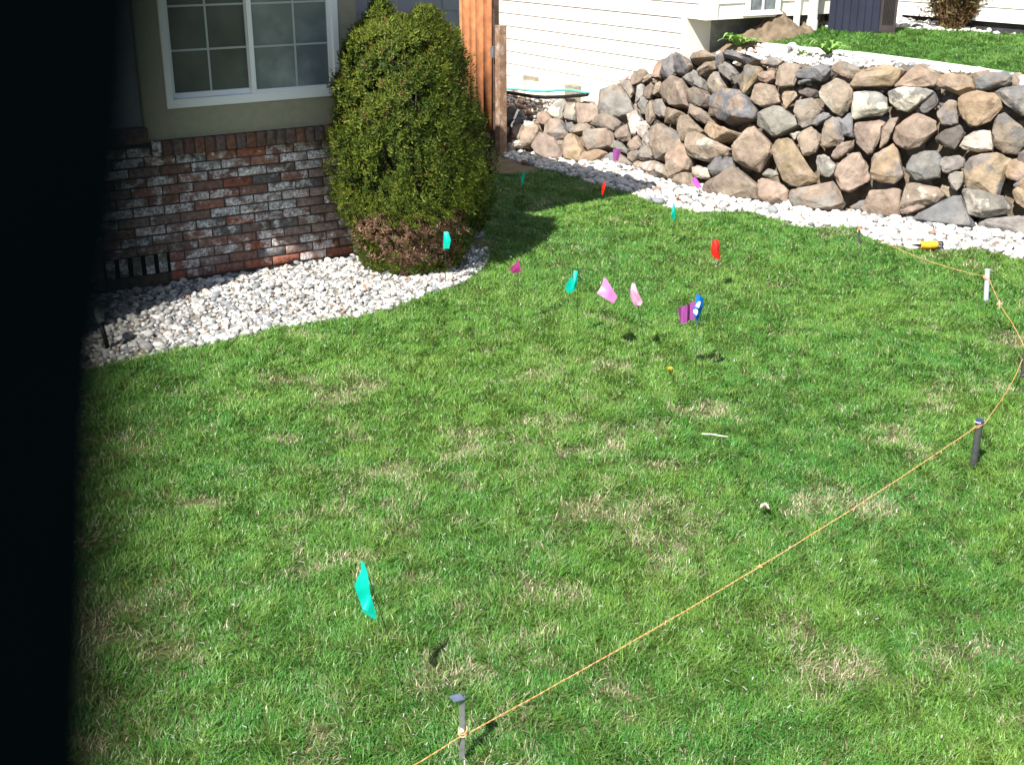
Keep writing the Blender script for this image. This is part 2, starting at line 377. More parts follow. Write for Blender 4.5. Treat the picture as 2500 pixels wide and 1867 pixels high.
# ------------------------------------------------------------------ neighbour's house
M_white = mat('white_siding', (.76, .735, .665), (.80, .775, .70), scale=2, rough=.6, spec=.3)
M_wtrim = mat('white_trim', (.78, .77, .74), rough=.6)
Q0 = Vector((-.10, 15.6, 0)); NL = -U_                        # side wall runs along V_, faces -U_
nb = empty('house', Q0, 'white lap sided neighbouring house beyond the rock wall', 'house')
def nq(t, z, off=0): return Q0 + V_ * t + NL * off + UP * z
TC, TL = 3.734, 3.448                                        # upper corner, foundation corner
siding(nq(-4.5, 1.45 - .147 * 10), V_, NL, 4.5 + TL - .07, 0, .147 * 10 + .002, .147, M_white, nb, 'siding')
siding(nq(-4.5, 1.452), V_, NL, 4.5 + TC - .10, 0, 2.2, .147, M_white, nb, 'siding')
mb = MB(); mb.box(nq(-4.5, -.1, -.3), V_ * (4.5 + TL), NL * .299, UP * 1.548); mb.box(nq(-4.5, 1.45, -.3), V_ * (4.5 + TC), NL * .299, UP * 2.2); mb.build('wall_core', M_white, nb)
mb = MB(); mb.box(nq(TL - .07, 0, -.002), V_ * .072, NL * .028, UP * 1.448)
mb.box(nq(TC - .10, 1.45, -.002), V_ * .125, NL * .030, UP * 2.2); mb.box(nq(TC, 1.45, 0.004), V_ * .023, NL * -.12, UP * 2.2)
mb.build('corner_board', M_wtrim, nb)
Cc = nq(TC, 0)                                               # front wall of this wing runs along U_, faces V_
def nf(a, z, off=0): return Cc + U_ * a + V_ * off + UP * z
FL = 2.42
siding(nf(.12, 1.45), U_, V_, FL - .12, 0, 2.2, .147, M_white, nb, 'siding')
mb = MB(); mb.box(nf(.0, 1.448, -.30), U_ * FL, V_ * .299, UP * 2.2); mb.build('front_core', M_white, nb)
mb = MB(); mb.box(nf(.0, .3, -.60), U_ * FL, V_ * .31, UP * 1.14); mb.build('foundation', M_conc, nb)
# low window in that wall
wi = empty('window', nf(.53, 1.5), None, None); wi.parent = nb; wi.location -= Q0
mb = MB()
mb.hexa([nf(.44, 1.475, .018), nf(.95, 1.475, .018), nf(.95, 1.475, .065), nf(.44, 1.475, .065), nf(.48, 1.52, .018), nf(.91, 1.52, .018), nf(.91, 1.52, .045), nf(.48, 1.52, .045)])
mb.box(nf(.47, 1.52, .018), U_ * .055, V_ * .022, UP * .6); mb.box(nf(.875, 1.52, .018), U_ * .055, V_ * .022, UP * .6); mb.box(nf(.69, 1.52, .018), U_ * .02, V_ * .018, UP * .6); mb.box(nf(.47, 2.12, .018), U_ * .46, V_ * .022, UP * .06)
mb.build('window_frame', M_wtrim, wi, bevel=.003)
mb = MB(); mb.box(nf(.525, 1.52, .012), U_ * .35, V_ * .01, UP * .6); mb.build('glass', mat('basement_glass', (.10, .12, .14), (.25, .28, .28), scale=9, rough=.15, spec=.6), wi)
# second wing to the right
X0 = atz(2201, 36, 1.37); X0.z = 0
X0 = X0 - V_ * 2.2
def nw(t, z, off=0): return X0 + V_ * t + NL * off + UP * z
siding(nw(0, 1.37), V_, NL, 9, 0, 2.3, .147, M_white, nb, 'siding')
mb = MB(); mb.box(nw(0, 1.368, -.30), V_ * 9, NL * .299, UP * 2.3); mb.build('wing_core', M_white, nb)
mb = MB(); mb.box(nw(0, .5, -.30), V_ * 9, NL * .27, UP * .866); mb.build('foundation', mat('black_foundation', (.03, .03, .032), (.06, .06, .065), scale=8, rough=.9), nb)
mb = MB(); e0 = nq(-5, 3.66, .45); e1 = nq(TC + .4, 3.66, .45); e2 = nf(2.0, 3.66, .4) ; e2 = e1 + U_ * 3.0; mb.box(e0, e1 - e0, U_ * 9, UP * .15)
q0 = nw(-.5, 3.665, .4); mb.box(q0, V_ * 9.5, U_ * 6, UP * .15); mb.build('eaves', M_wtrim, nb)
# white downspout
mb = MB(); mb.tube([nf(1.36, 1.22, .07), nf(1.36, 3.6, .07)], .05, 14); mb.tube([nf(1.36, 1.18, .07), nf(1.36, 1.40, .07)], .058, 14); mb.build('downspout', M_wtrim, nb, smooth=False)
mb = MB(); mb.box(nf(1.14, 1.24, .02), U_ * .06, V_ * .03, UP * 2.3); mb.build('trim_board', M_wtrim, nb)
# ------------------------------------------------------------------ rock retaining wall
CR = {'A': (1200, 120, 4.59), 'B': (1550, 100, 6.32), 'C': (1550, 300, 6.32), 'D': (1850, 130, 6.32), 'E': (1850, 340, 6.32), 'F': (2150, 150, 6.32), 'G': (2150, 370, 6.117)}
ROCKS = '''A tt 230,990 250,870 330,820 370,850 375,900 310,1010 240,1010
A ww 360,830 430,812 480,830 500,860 420,900 370,905
A tt 320,1000 400,900 500,840 545,880 530,950 440,1060 340,1095
A rr 505,760 560,700 640,710 670,780 600,860 530,850
A ts 600,1000 600,870 690,790 790,790 840,870 870,970 760,960 640,1030
A sg 830,830 920,820 940,900 900,950 860,930
A wg 630,720 700,590 840,590 860,640 820,700 800,790 700,780
A gt 800,700 860,640 930,650 950,720 930,800 830,800
A tt 940,660 960,600 1150,595 1220,640 1210,760 1130,810 990,855 950,790
A gt 1215,560 1240,480 1390,390 1450,420 1530,520 1590,700 1540,760 1350,770 1220,750
A tg 1445,350 1500,340 1560,360 1600,480 1560,550 1500,500 1450,420
A bd 1100,850 1170,770 1270,750 1400,790 1490,840 1380,920 1200,900
A tt 905,890 1050,850 1120,860 1090,920 980,960 910,950
A tg 1020,1080 1030,970 1090,910 1320,910 1370,950 1380,1050 1340,1110 1080,1140
A bb 1365,950 1430,880 1530,850 1570,960 1560,1030 1470,1045 1390,1000
A bb 470,1120 500,1000 570,960 620,1020 760,1040 810,1160 770,1240 600,1250 500,1180
A ot 805,1100 850,980 920,950 1000,1010 1040,1140 970,1270 820,1240
A ot 975,1250 1050,1160 1160,1130 1280,1145 1310,1170 1230,1260 1080,1320 1000,1300
A gg 1340,1080 1370,1010 1450,1040 1540,1130 1530,1190 1440,1150 1350,1110
A st 1220,1290 1300,1200 1360,1170 1440,1160 1540,1220 1600,1300 1450,1320 1280,1320
A bb 700,1060 750,1015 830,1030 820,1080 760,1090
A tw 1525,1080 1600,990 1640,965 1690,1090 1640,1140 1560,1150
A gt 1530,1180 1570,1150 1660,1130 1660,1210 1590,1270 1540,1240
A gb 1655,1200 1700,1110 1780,1090 1830,1170 1800,1230 1700,1270
A tt 1605,1310 1640,1255 1710,1270 1700,1350 1620,1350
A wt 1620,870 1680,830 1760,810 1780,890 1690,1000 1640,960
A wt 1530,750 1590,700 1640,680 1690,800 1620,960 1580,980 1555,850
A gw 1700,1060 1740,940 1800,920 1800,1020 1760,1090
A sg 150,700 220,670 300,690 370,720 370,780 250,830 150,850
A sd 200,880 300,790 390,775 390,810 300,830 240,900
A ww 225,1030 320,1020 330,1080 240,1090
A ww 160,1080 210,1050 260,1110 220,1180 170,1190
A ww 320,1190 370,1140 430,1180 420,1220
A gg 145,880 210,880 190,950 150,960
A bt 1555,330 1600,260 1670,230 1740,240 1760,280 1690,360 1600,410 1560,400
B tw 110,650 150,530 220,500 270,520 260,590 170,620
B rb 260,570 300,430 350,340 450,270 480,290 420,480 390,580
B sg 390,560 480,330 530,220 600,190 650,220 680,300 680,480 560,600 450,520
B st 650,300 700,200 800,230 880,290 910,390 800,520 690,540 660,440
B tr 880,280 960,200 1080,150 1160,170 1260,220 1300,260 1200,310 1080,340 940,360
B tr 980,450 1080,340 1200,300 1280,310 1250,430 1120,490 1010,550
B sr 1250,440 1280,310 1360,160 1480,170 1490,210 1420,270 1350,410 1320,450
B sr 1410,260 1500,210 1680,215 1850,260 1940,300 1780,380 1600,370 1500,320
B gg 1330,400 1400,330 1480,320 1540,390 1580,520 1490,620 1380,570 1330,500
B dd 1500,600 1590,520 1650,520 1600,650 1560,680
B os 1600,650 1660,500 1780,370 1860,370 1940,400 1960,460 1850,600 1700,830 1640,780
B ts 1100,740 1150,580 1240,480 1320,490 1340,620 1370,700 1270,820 1180,800
B gg 780,590 850,500 940,460 1010,550 1030,690 1020,730 890,710 820,650
B gg 10,800 30,680 110,660 160,710 130,850 50,950 0,960
B bb 130,860 170,720 260,650 310,700 290,820 240,900 180,900
B tt 280,830 320,680 390,620 470,750 380,820 300,850
B tt 450,850 480,700 560,620 660,560 720,640 780,600 820,740 800,880 830,1030 630,1040 500,960
B bg 821,900 850,760 960,720 1060,750 1130,830 1270,890 1190,1010 1080,1040 900,960 850,1020
B bt 830,1100 900,970 1020,1020 1120,1080 1180,1160 1250,1210 1240,1260 1120,1310 930,1220 850,1150
B so 1230,1170 1220,1060 1290,900 1340,730 1440,720 1630,780 1780,900 1860,1100 1820,1190 1600,1200 1410,1270
B tr 1780,900 1860,680 1960,665 2060,660 2160,690 2250,840 2260,960 2000,1020 1850,990
B gg 50,980 90,870 160,870 220,930 190,1010 190,1130 100,1130
B bb 190,1200 190,990 270,905 330,990 330,1150 250,1300 200,1270
B gt 330,1130 340,980 400,890 460,900 500,1080 450,1170 380,1180
B to 450,1280 520,1070 600,1040 700,1090 780,1130 700,1190 620,1260 560,1290
B dd 290,1330 330,1210 450,1290 400,1350 300,1400
B tt 700,1420 740,1180 830,1130 930,1230 1040,1390 900,1460 840,1580 760,1570
C ts 310,250 330,130 480,40 560,60 700,160 730,290 620,400 500,520 420,500 370,600 320,500
C bg 80,560 100,440 150,400 230,370 300,430 300,520 200,580
C gt 120,340 180,200 250,120 280,150 240,320 200,380 130,430
C tt 10,680 50,600 130,620 110,730 20,720
C wt 160,760 200,650 350,590 450,650 530,690 520,840 300,850 250,850
C rt 510,620 530,540 580,440 750,310 850,410 890,560 820,740 640,710 560,860 530,880
C tt 560,910 640,840 740,800 890,780 920,850 920,1000 850,1040 700,1000
C tw 900,700 960,660 1080,680 1170,720 1150,850 1020,870 910,830
C tw 850,440 860,240 950,190 1050,200 1150,270 1300,380 1430,380 1500,410 1400,510 1180,610 970,600 890,540
C ot 1050,140 1160,50 1200,0 1330,10 1450,60 1640,170 1600,210 1450,230 1310,340 1200,280
C sg 1150,770 1200,650 1330,560 1500,520 1540,680 1440,750 1230,840
C bt 1030,1040 1100,950 1250,850 1430,760 1560,680 1700,800 1800,900 1880,960 1950,1000 1900,1180 1700,1220 1400,1190 1100,1100
C tt 1510,480 1510,370 1580,250 1760,80 1870,60 1950,180 2080,300 2120,480 1980,700 1940,760 1700,700 1560,590
C gg 1960,790 2060,700 2180,740 2212,800 2100,850 1980,830
E tr 0,620 60,590 340,650 470,800 470,1000 300,1030 180,1030 20,990
D ts 50,130 150,80 290,60 400,110 340,200 300,240 180,220 60,190
D rt 0,350 80,290 180,265 290,280 270,400 120,460 0,420
D tb 280,350 350,200 430,140 620,160 660,200 570,280 600,420 560,500 340,540 280,480
D sg 560,310 620,270 740,260 880,210 1000,170 1110,180 1130,260 1060,380 970,440 850,400 600,390
D ss 600,470 650,420 760,400 850,430 760,460 640,490
D dd 630,570 760,540 930,580 930,680 830,700 720,640 640,620
D ot 370,700 380,620 460,590 580,590 620,660 520,740 450,860 400,800
D gt 590,830 620,730 740,710 930,720 1010,880 870,1010 830,1110 700,1160 640,1120 600,960
D gg 0,930 60,880 240,820 370,820 430,920 590,990 620,1120 500,1180 320,1270 230,1300 100,1190 0,1100
D ss 830,1100 940,950 1020,910 1100,930 1150,970 1010,1040 920,1120
D tw 940,620 1000,500 1180,390 1320,410 1430,490 1470,620 1450,780 1380,900 1280,980 1180,930 1080,780 960,700
D tg 1120,240 1200,150 1300,120 1430,160 1560,210 1580,290 1490,400 1390,400 1300,330 1150,290
D ot 1430,500 1520,330 1680,250 1830,200 2000,190 2212,210 2300,260 2150,440 2090,520 1850,500 1620,530 1450,550
D ws 1450,1000 1450,850 1480,620 1600,590 1750,590 1900,630 2020,700 2040,880 1900,960 1700,1000 1500,1030
D go 990,1260 1020,1100 1090,1010 1170,970 1290,1000 1270,1180 1330,1350 1220,1440 1020,1450 970,1380
D sg 1260,1180 1250,1060 1370,950 1450,900 1470,1000 1490,1290 1470,1310 1310,1280
D br 1480,1200 1500,1080 1700,1070 1860,1040 1980,1070 1870,1160 1870,1400 1780,1560 1700,1580 1620,1500 1530,1400
D tt 1870,1180 2040,1010 2170,980 2180,1010 2120,1100 2080,1250 2000,1370 1880,1480
D tb 600,1320 640,1220 820,1150 920,1200 980,1280 960,1430 900,1560 790,1600 700,1580
D bb 1230,1420 1330,1370 1490,1330 1490,1460 1380,1480 1250,1630 1160,1640 1140,1580
D ww 500,1260 560,1230 660,1210 590,1320 560,1340
E ot 220,120 230,60 320,0 450,-20 540,20 640,150 760,330 820,480 930,600 900,660 780,700 650,740 480,740 400,650 300,400
E gw 900,340 920,260 1010,230 1110,280 1120,370 1210,410 1180,530 1100,610 980,570 920,480
E tr 1180,560 1200,440 1290,340 1480,200 1560,210 1640,300 1720,440 1740,620 1620,720 1400,820 1280,780 1200,680
E os 1730,560 1750,330 1850,200 1990,180 2100,70 2180,180 2212,300 2260,560 2100,690 1900,680 1760,620
E tg 470,880 490,800 620,750 860,690 1180,640 1220,780 1390,1000 1320,1100 1200,1150 1000,1130 560,1080
E tr 1580,1080 1680,920 1730,790 1900,770 2080,760 2212,790 2190,1200 2080,1240 1700,1180
F tr 190,400 330,250 480,110 600,50 680,50 790,110 900,190 930,240 850,310 830,400 700,410 450,420 250,430
F ob 850,400 870,280 960,200 1090,180 1200,210 1350,220 1450,290 1460,430 1330,500 1220,530 980,450
F sb 1460,420 1450,310 1540,240 1700,190 1820,170 1950,160 2010,210 2010,330 1950,380 1750,440 1560,450
F ws 130,620 130,490 180,440 300,450 480,430 600,420 740,440 840,480 780,540 640,560 560,690 400,780 240,750
F sd 600,730 640,660 840,490 890,600 890,670 740,790 650,800
F ts 850,800 870,760 1060,590 1180,620 1190,960 1100,990 940,990 890,900
F oo 1180,700 1190,580 1260,530 1500,450 1640,470 1780,490 1880,560 1890,720 1740,850 1690,930 1500,1010 1370,1010 1240,850
F gs 1760,480 1930,390 2300,370 2420,560 2350,850 2200,850 2050,760 1880,620
F tr 190,1200 230,1020 400,880 570,770 700,840 860,920 890,1060 800,1150 620,1330 400,1380 250,1290
F dd 840,1190 940,1090 1210,980 1330,1110 1270,1200 1210,1290 1160,1380 1000,1340 870,1260
F wg 1210,1310 1290,1170 1450,1080 1720,1060 1730,1380 1500,1390 1300,1380
F ts 1720,1200 1730,1000 1830,830 1930,800 2050,900 2212,1020 2350,1150 2212,1290 2100,1450 1900,1430 1750,1330
G gs 370,290 410,150 480,70 640,0 860,-10 900,80 880,200 900,400 700,440 540,440 420,370
G gg 880,200 880,110 960,70 1180,60 1250,120 1240,240 1090,250 1020,320 930,320
G go 1000,400 1040,330 1090,300 1240,300 1240,480 1140,590 1060,540
G os 1240,430 1240,170 1380,80 1550,20 1750,15 1850,90 1960,120 1890,200 1860,300 1850,520 1740,710 1580,700 1400,620 1290,560
G ot 1860,330 1870,220 1960,130 2040,100 2150,200 2250,230 2250,450 2050,460 1890,390
G db 2040,130 2050,20 2150,-30 2260,0 2260,200 2120,190
G ot 1970,680 1980,590 2060,500 2150,470 2260,500 2260,860 2140,850 2030,780
G bw 280,830 310,680 380,480 480,460 650,500 880,540 980,660 850,780 700,830 560,800 340,870
G br 280,880 400,740 560,700 680,780 700,830 580,840 560,910 430,950 330,930
G sg 370,1060 560,930 780,840 1100,670 1200,650 1250,760 1290,960 1440,1130 1380,1190 1200,1180 920,1140 600,1100
G gw 1210,620 1240,550 1310,610 1380,660 1600,710 1780,740 1880,710 1970,840 1930,910 1700,940 1480,1010 1310,950 1260,800
G gg 1430,1180 1470,1060 1640,990 1860,980 2090,950 2250,1000 2250,1280 2100,1290 1900,1260 1640,1250'''
RC = {'t': (.255, .195, .145), 'g': (.185, .176, .16), 's': (.115, .12, .13), 'o': (.29, .205, .125), 'w': (.42, .385, .33), 'r': (.26, .175, .13), 'd': (.08, .067, .06), 'b': (.195, .15, .118)}
M_rock = attr_mat('fieldstone', rough=.9, spec=.2, nscale=11, namount=.30, bump=1.0, bscale=26, two=True, pscale=4.2)
def hull_rock(out, nrm, depth_f, depth_b, rnd):
    """a faceted boulder: outline ring in the wall face, a smaller front face pushed out, a smaller back pushed in"""
    c = sum(out, Vector()) / len(out)
    size = math.sqrt(max(.0001, sum(((p - c).length ** 2 for p in out)) / len(out)))
    pts = [p + Vector((rnd.uniform(-1, 1), rnd.uniform(-1, 1), rnd.uniform(-1, 1))) * size * .03 for p in out]
    up = (UP - nrm * UP.dot(nrm)).normalized()
    sh = (up * rnd.uniform(-.05, .22) + up.cross(nrm) * rnd.uniform(-.2, .2)) * size
    k1 = rnd.uniform(.55, .74)
    for i, p in enumerate(out):
        if rnd.random() < .5: pts.append(c + (p - c) * (k1 + rnd.uniform(-.08, .08)) + sh + nrm * size * depth_f * rnd.uniform(.65, 1.1))
        pts.append(c + (p - c) * rnd.uniform(.9, 1.0) + nrm * size * depth_f * rnd.uniform(.1, .6))
        pts.append(c + (p - c) * rnd.uniform(.7, .95) - nrm * size * depth_b * rnd.uniform(.5, 1))
    bm = bmesh.new(); [bm.verts.new(p) for p in pts]
    r = bmesh.ops.convex_hull(bm, input=bm.verts)
    bmesh.ops.delete(bm, geom=list({g for g in r['geom_interior'] + r['geom_unused'] if isinstance(g, bmesh.types.BMVert)}), context='VERTS')
    bmesh.ops.dissolve_limit(bm, angle_limit=math.radians(16), verts=bm.verts, edges=bm.edges)
    bmesh.ops.bevel(bm, geom=list(bm.edges), offset=size * .045, segments=2, affect='EDGES', profile=.6, clamp_overlap=True)
    bmesh.ops.triangulate(bm, faces=bm.faces)
    bmesh.ops.subdivide_edges(bm, edges=[e for e in bm.edges if e.calc_length() > size * .22], cuts=2, use_grid_fill=True)
    bmesh.ops.triangulate(bm, faces=bm.faces)
    o = Vector((rnd.uniform(0, 50), rnd.uniform(0, 50), 0))
    bm.normal_update()
    for v in bm.verts:
        q = v.co + o
        v.co += v.normal * (size * .05 * noise.noise(q * 1.3 / size) + size * .06 * noise.noise(q * 13) + .009 * noise.noise(q * 36))
    return bm, size
def bm_arrays(bm):
    bm.verts.index_update()
    return np.array([v.co[:] for v in bm.verts]), np.array([[v.index for v in f.verts] for f in bm.faces])
rk = random.Random(3)
def tone(k):
    f = rk.uniform(.85, 1.15); return tuple((x * .72 + y * .28) * 1.06 * f * rk.uniform(.97, 1.03) for x, y in zip(RC[k], (.18, .160, .145)))
def mixt(q):
    a, b = tone(q[0]), tone(q[1]); return a, tuple(x * .3 + y * .7 for x, y in zip(a, b))
built = []
for ln in ROCKS.split('\n'):
    f = ln.split(); ox, oy, sc = CR[f[0]]
    px = [tuple(map(float, q.split(','))) for q in f[2:]]
    px = [(ox + a / sc, oy + b / sc) for a, b in px]
    ar = abs(sum(px[i][0] * px[i - 1][1] - px[i - 1][0] * px[i][1] for i in range(len(px)))) / 2
    out = []; nr = Vector()
    for q in px:
        p, nn = onwall(*q)
        if p is not None:
            if nn.y > 0: nn = -nn
            out.append(p); nr += nn
    if len(out) < 4: continue
    bm, size = hull_rock(out, nr.normalized(), .55, .9, rk)
    V, Fc = bm_arrays(bm); bm.free()
    built.append((ar, V, Fc, *mixt(f[1])))
built.sort(key=lambda b: -b[0])
rw = empty('rock_wall', WB[7], 'dry stacked retaining wall of brown, grey and ochre boulders below the upper lawn', 'retaining wall')
for ar, V, Fc, t1, t2 in built[:98]:
    me = np_mesh('boulder', V, Fc, np.tile(t1, (len(V), 1)), np.tile(t2, (len(V), 1)))
    link('boulder', me, M_rock, rw)
# small chinking stones behind and between, plus the wall's run beyond the right of the view
VV, FF, T1, T2 = [], [], [], []; base = 0
def addst(V, Fc, t1, t2):
    global base
    VV.append(V); FF.append(Fc + base); T1.append(np.tile(t1, (len(V), 1))); T2.append(np.tile(t2, (len(V), 1))); base += len(V)
for b in built[98:]: addst(*b[1:])
def blob(c, r, nrm):
    t1 = nrm.cross(UP).normalized(); t2 = UP
    n = rk.randint(6, 8); o = [c + (t1 * math.cos(2 * math.pi * k / n) * r * rk.uniform(.8, 1.3) + t2 * math.sin(2 * math.pi * k / n) * r * rk.uniform(.7, 1)) for k in range(n)]
    bm, s = hull_rock(o, nrm, .6, .8, rk); a = bm_arrays(bm); bm.free(); return a
for _ in range(150):                                          # fillers sit 12 cm back in the gaps
    i = rk.randint(1, 9); t = rk.random(); z = rk.uniform(0, TOPZ[i])
    p = wpt(i, z, .19).lerp(wpt(i + 1, z, .19), t)
    a = blob(p, rk.uniform(.06, .11), -WD[i]); addst(*a, tone(rk.choice('tgbbd')), tone(rk.choice('tgbs')))
for i in (10, 11):
    L = (WB[i + 1] - WB[i]).length
    for r_i in range(5):
        zz = .12 + r_i * .26; s_ = (.05 if r_i % 2 else .2)
        while s_ < L:
            p = wpt(i, zz, .02).lerp(wpt(i + 1, zz, .02), s_ / L)
            a = blob(p, rk.uniform(.15, .19), -WD[i]); addst(*a, tone(rk.choice('tgbos')), tone(rk.choice('tgbs'))); s_ += .36
me = np_mesh('chinking', np.concatenate(VV), np.concatenate(FF), np.concatenate(T1), np.concatenate(T2))
o = link('chinking_stones', me, M_rock, rw); o['kind'] = 'stuff'

# ------------------------------------------------------------------ gravel (stuff)
def pebble_protos():
    pr = []
    for s in range(10):
        bm = bmesh.new(); bmesh.ops.create_icosphere(bm, subdivisions=2, radius=1)
        r = random.Random(s); sc_ = Vector((1, r.uniform(.6, .85), r.uniform(.45, .65))); o = Vector((s * 7.1, 0, 0))
        for v in bm.verts:
            v.co *= 1 + .28 * noise.noise(v.co * 1.3 + o); v.co = Vector((v.co.x * sc_.x, v.co.y * sc_.y, v.co.z * sc_.z))
        pr.append(bm_arrays(bm)); bm.free()
    return pr
PEB = pebble_protos()
M_peb = attr_mat('river_pebble', rough=.65, spec=.3, nscale=60, namount=.16)
M_peb.name = 'river_pebble'
def scatter(name, poly, dens, rad, zf, cols, wts, label, layers=2, seed=1, cat='gravel'):
    rg = np.random.default_rng(seed); P = np.array([(p[0], p[1]) for p in poly]); mn, mx = P.min(0), P.max(0)
    n = int(dens * (mx[0] - mn[0]) * (mx[1] - mn[1])); x = rg.uniform(mn[0], mx[0], n); y = rg.uniform(mn[1], mx[1], n)
    k = in_poly(x, y, [tuple(p) for p in P]); x, y = x[k], y[k]; n = len(x)
    V, Fc, T = [], [], []; b = 0; cols = np.array(cols)
    ci = rg.choice(len(cols), n, p=np.array(wts) / sum(wts))
    for i in range(n):
        pv, pf = PEB[rg.integers(10)]; r = rad * rg.lognormal(0, .28)
        a, t1 = rg.uniform(0, 6.28), rg.normal(0, .35)
        M = np.array(Matrix.Rotation(a, 3, 'Z') @ Matrix.Rotation(t1, 3, 'X') @ Matrix.Rotation(rg.normal(0, .3), 3, 'Y'))
        v = pv @ M.T * r; z = zf(x[i], y[i]); lay = rg.random()
        V.append(v + (x[i], y[i], z + r * (.15 + .6 * lay))); Fc.append(pf + b); b += len(pv)
        T.append(np.tile(cols[ci[i]] * rg.uniform(.85, 1.12), (len(pv), 1)))
    me = np_mesh(name, np.concatenate(V), np.concatenate(Fc), np.clip(np.concatenate(T), 0, .85), smooth=True)
    o = link(name, me, M_peb); return tag(o, label, cat, kind='stuff')
GC = [(.64, .62, .59), (.50, .485, .455), (.34, .335, .32), (.21, .22, .23), (.44, .37, .30), (.26, .17, .12)]
E1 = [(190, 912), (289, 889), (496, 847), (662, 806), (900, 773), (975, 748), (1040, 722), (1100, 705), (1148, 683), (1174, 662), (1190, 640), (1196, 612)]
E1w = [atz(*p) for p in E1]
dl = (E1w[0] - U_ * 2.5)
CORN = hp(2.066, 0, -.15)
bed = [dl, *E1w, CORN + N_ * .4 - U_ * .1, CORN, hp(1.17, 0, -.14), hp(1.17, 0, .0), hp(-4, 0, .0)]
bed2 = [(p.x, p.y) for p in bed]
def sheet(name, poly, z, m):
    bm = bmesh.new(); f = bm.faces.new([bm.verts.new((p[0], p[1], z)) for p in poly]); bmesh.ops.triangulate(bm, faces=[f]); bmesh.ops.recalc_face_normals(bm, faces=bm.faces)
    for q in bm.faces:
        if q.normal.z < 0: q.normal_flip()
    me = bpy.data.meshes.new(name); bm.to_mesh(me); bm.free(); o = link(name, me, m); o['kind'] = 'structure'; return o
sheet('gravel_bed', bed2, .004, M_gbase)
scatter('pebbles', bed2, 1400, .0168, lambda x, y: .004, GC, [4, 5, 6, 5, 1, .4], 'white and grey river pebbles along the foot of the brick wall', seed=2)
E2 = [(1300, 412), (1353, 420), (1455, 454), (1570, 485), (1625, 512), (1709, 522), (1831, 520), (1947, 556), (2071, 558), (2149, 597), (2226, 616), (2381, 611), (2500, 638), (2760, 668), (3300, 740)]
E2w = [atz(*p) for p in E2]
strip = [(p.x, p.y) for p in [atz(1228, 384)] + E2w] + [(p.x + d.x * .15, p.y + d.y * .15) for p, d in list(zip(WB, WD))[::-1][:-1]]
sheet('gravel_strip', strip, .004, M_gbase)
scatter('pebbles', strip, 620, .029, lambda x, y: .004, GC, [10, 6, 2.5, 1.4, .8, .4], 'bright white river pebbles in a strip at the foot of the boulder wall', seed=3)
# upper terrace: gravel round the curb, and at the low end by the gate
CU = [(1843, 108), (1835, 100), (1838, 92), (1862, 90)]
CURBpx = [(1870, 86), (1848, 92), (1840, 100), (1850, 111), (1875, 117), (2000, 130), (2100, 140), (2240, 158), (2380, 178), (2500, 196), (2760, 236), (3100, 290)]
def tp(x, y):
    p = atz(x, y, 1.25); return Vector((p.x, p.y, tz(p.x, p.y)))
CUw = [atbank(*p) or tp(*p) for p in CURBpx]
g1 = [(wpt(i, TOPZ[i], .1)) for i in range(4, 12)]
g1 = [(p.x, p.y) for p in g1] + [(p.x, p.y) for p in CUw[::-1][1:]] + [(2.1, 12.75), (1.95, 13.0), (1.3, 13.2)]
scatter('pebbles', g1, 520, .026, lambda x, y: tz(x, y), GC, [10, 6, 2, .8, .8, .3], 'bright white pebbles between the top boulders and the pale curb', seed=4)
g2 = [(p.x, p.y) for p in [wpt(0, TOPZ[0], .1), wpt(1, TOPZ[1], .1), wpt(2, TOPZ[2], .1), wpt(3, TOPZ[3], .15), wpt(4, TOPZ[4], .2)]] + [(1.35, 13.35), (.3, 15.0), (-.5, 16.2), (-1.2, 15.2)]
scatter('pebbles', g2, 420, .022, lambda x, y: tz(x, y), GC + [(.34, .20, .14)], [5, 5, 2, 1, 4, 3, 4], 'mixed buff and rusty pebbles between the low boulders and the white siding', seed=5)
LB = [(1720, 92), (1900, 80), (2000, 76), (2100, 74), (2266, 79), (2400, 86), (2500, 94), (2760, 112)]
LBw = [atbank(*p) for p in LB if atbank(*p) is not None]
g3 = [(p.x, p.y) for p in LBw[2:]] + [((X0 + V_ * 7 + NL * .0).x, (X0 + V_ * 7).y), (X0.x, X0.y), (nf(1.2, 0).x, nf(1.2, 0).y)]
scatter('pebbles', g3, 330, .034, lambda x, y: tz(x, y), GC, [10, 6, 1, .3, 1, .2], 'large white pebbles between the upper lawn and the white house', seed=6)
# pale curb
M_curb = mat('pale_curb', (.62, .61, .58), (.72, .71, .68), scale=14, rough=.85, bump=.3, bscale=80)
bm = bmesh.new(); prof = [(-.042, -.1), (-.042, .03), (-.032, .042), (.032, .042), (.042, .03), (.042, -.1)]; rings = []
for i, p in enumerate(CUw):
    d = (CUw[min(i + 1, len(CUw) - 1)] - CUw[max(i - 1, 0)]); d.z = 0; d.normalize(); nn = Vector((-d.y, d.x, 0))
    rings.append([bm.verts.new(p + nn * a * 1.5 + UP * b) for a, b in prof])
for a, b in zip(rings, rings[1:]):
    for k in range(len(prof)): bm.faces.new([a[k], a[(k + 1) % 6], b[(k + 1) % 6], b[k]])
bm.faces.new(rings[0]); bm.faces.new(rings[-1][::-1]); bmesh.ops.recalc_face_normals(bm, faces=bm.faces)
me = bpy.data.meshes.new('curb'); bm.to_mesh(me); bm.free()
tag(link('curb', me, M_curb), 'pale concrete curb edging the upper lawn above the boulder wall', 'curb')

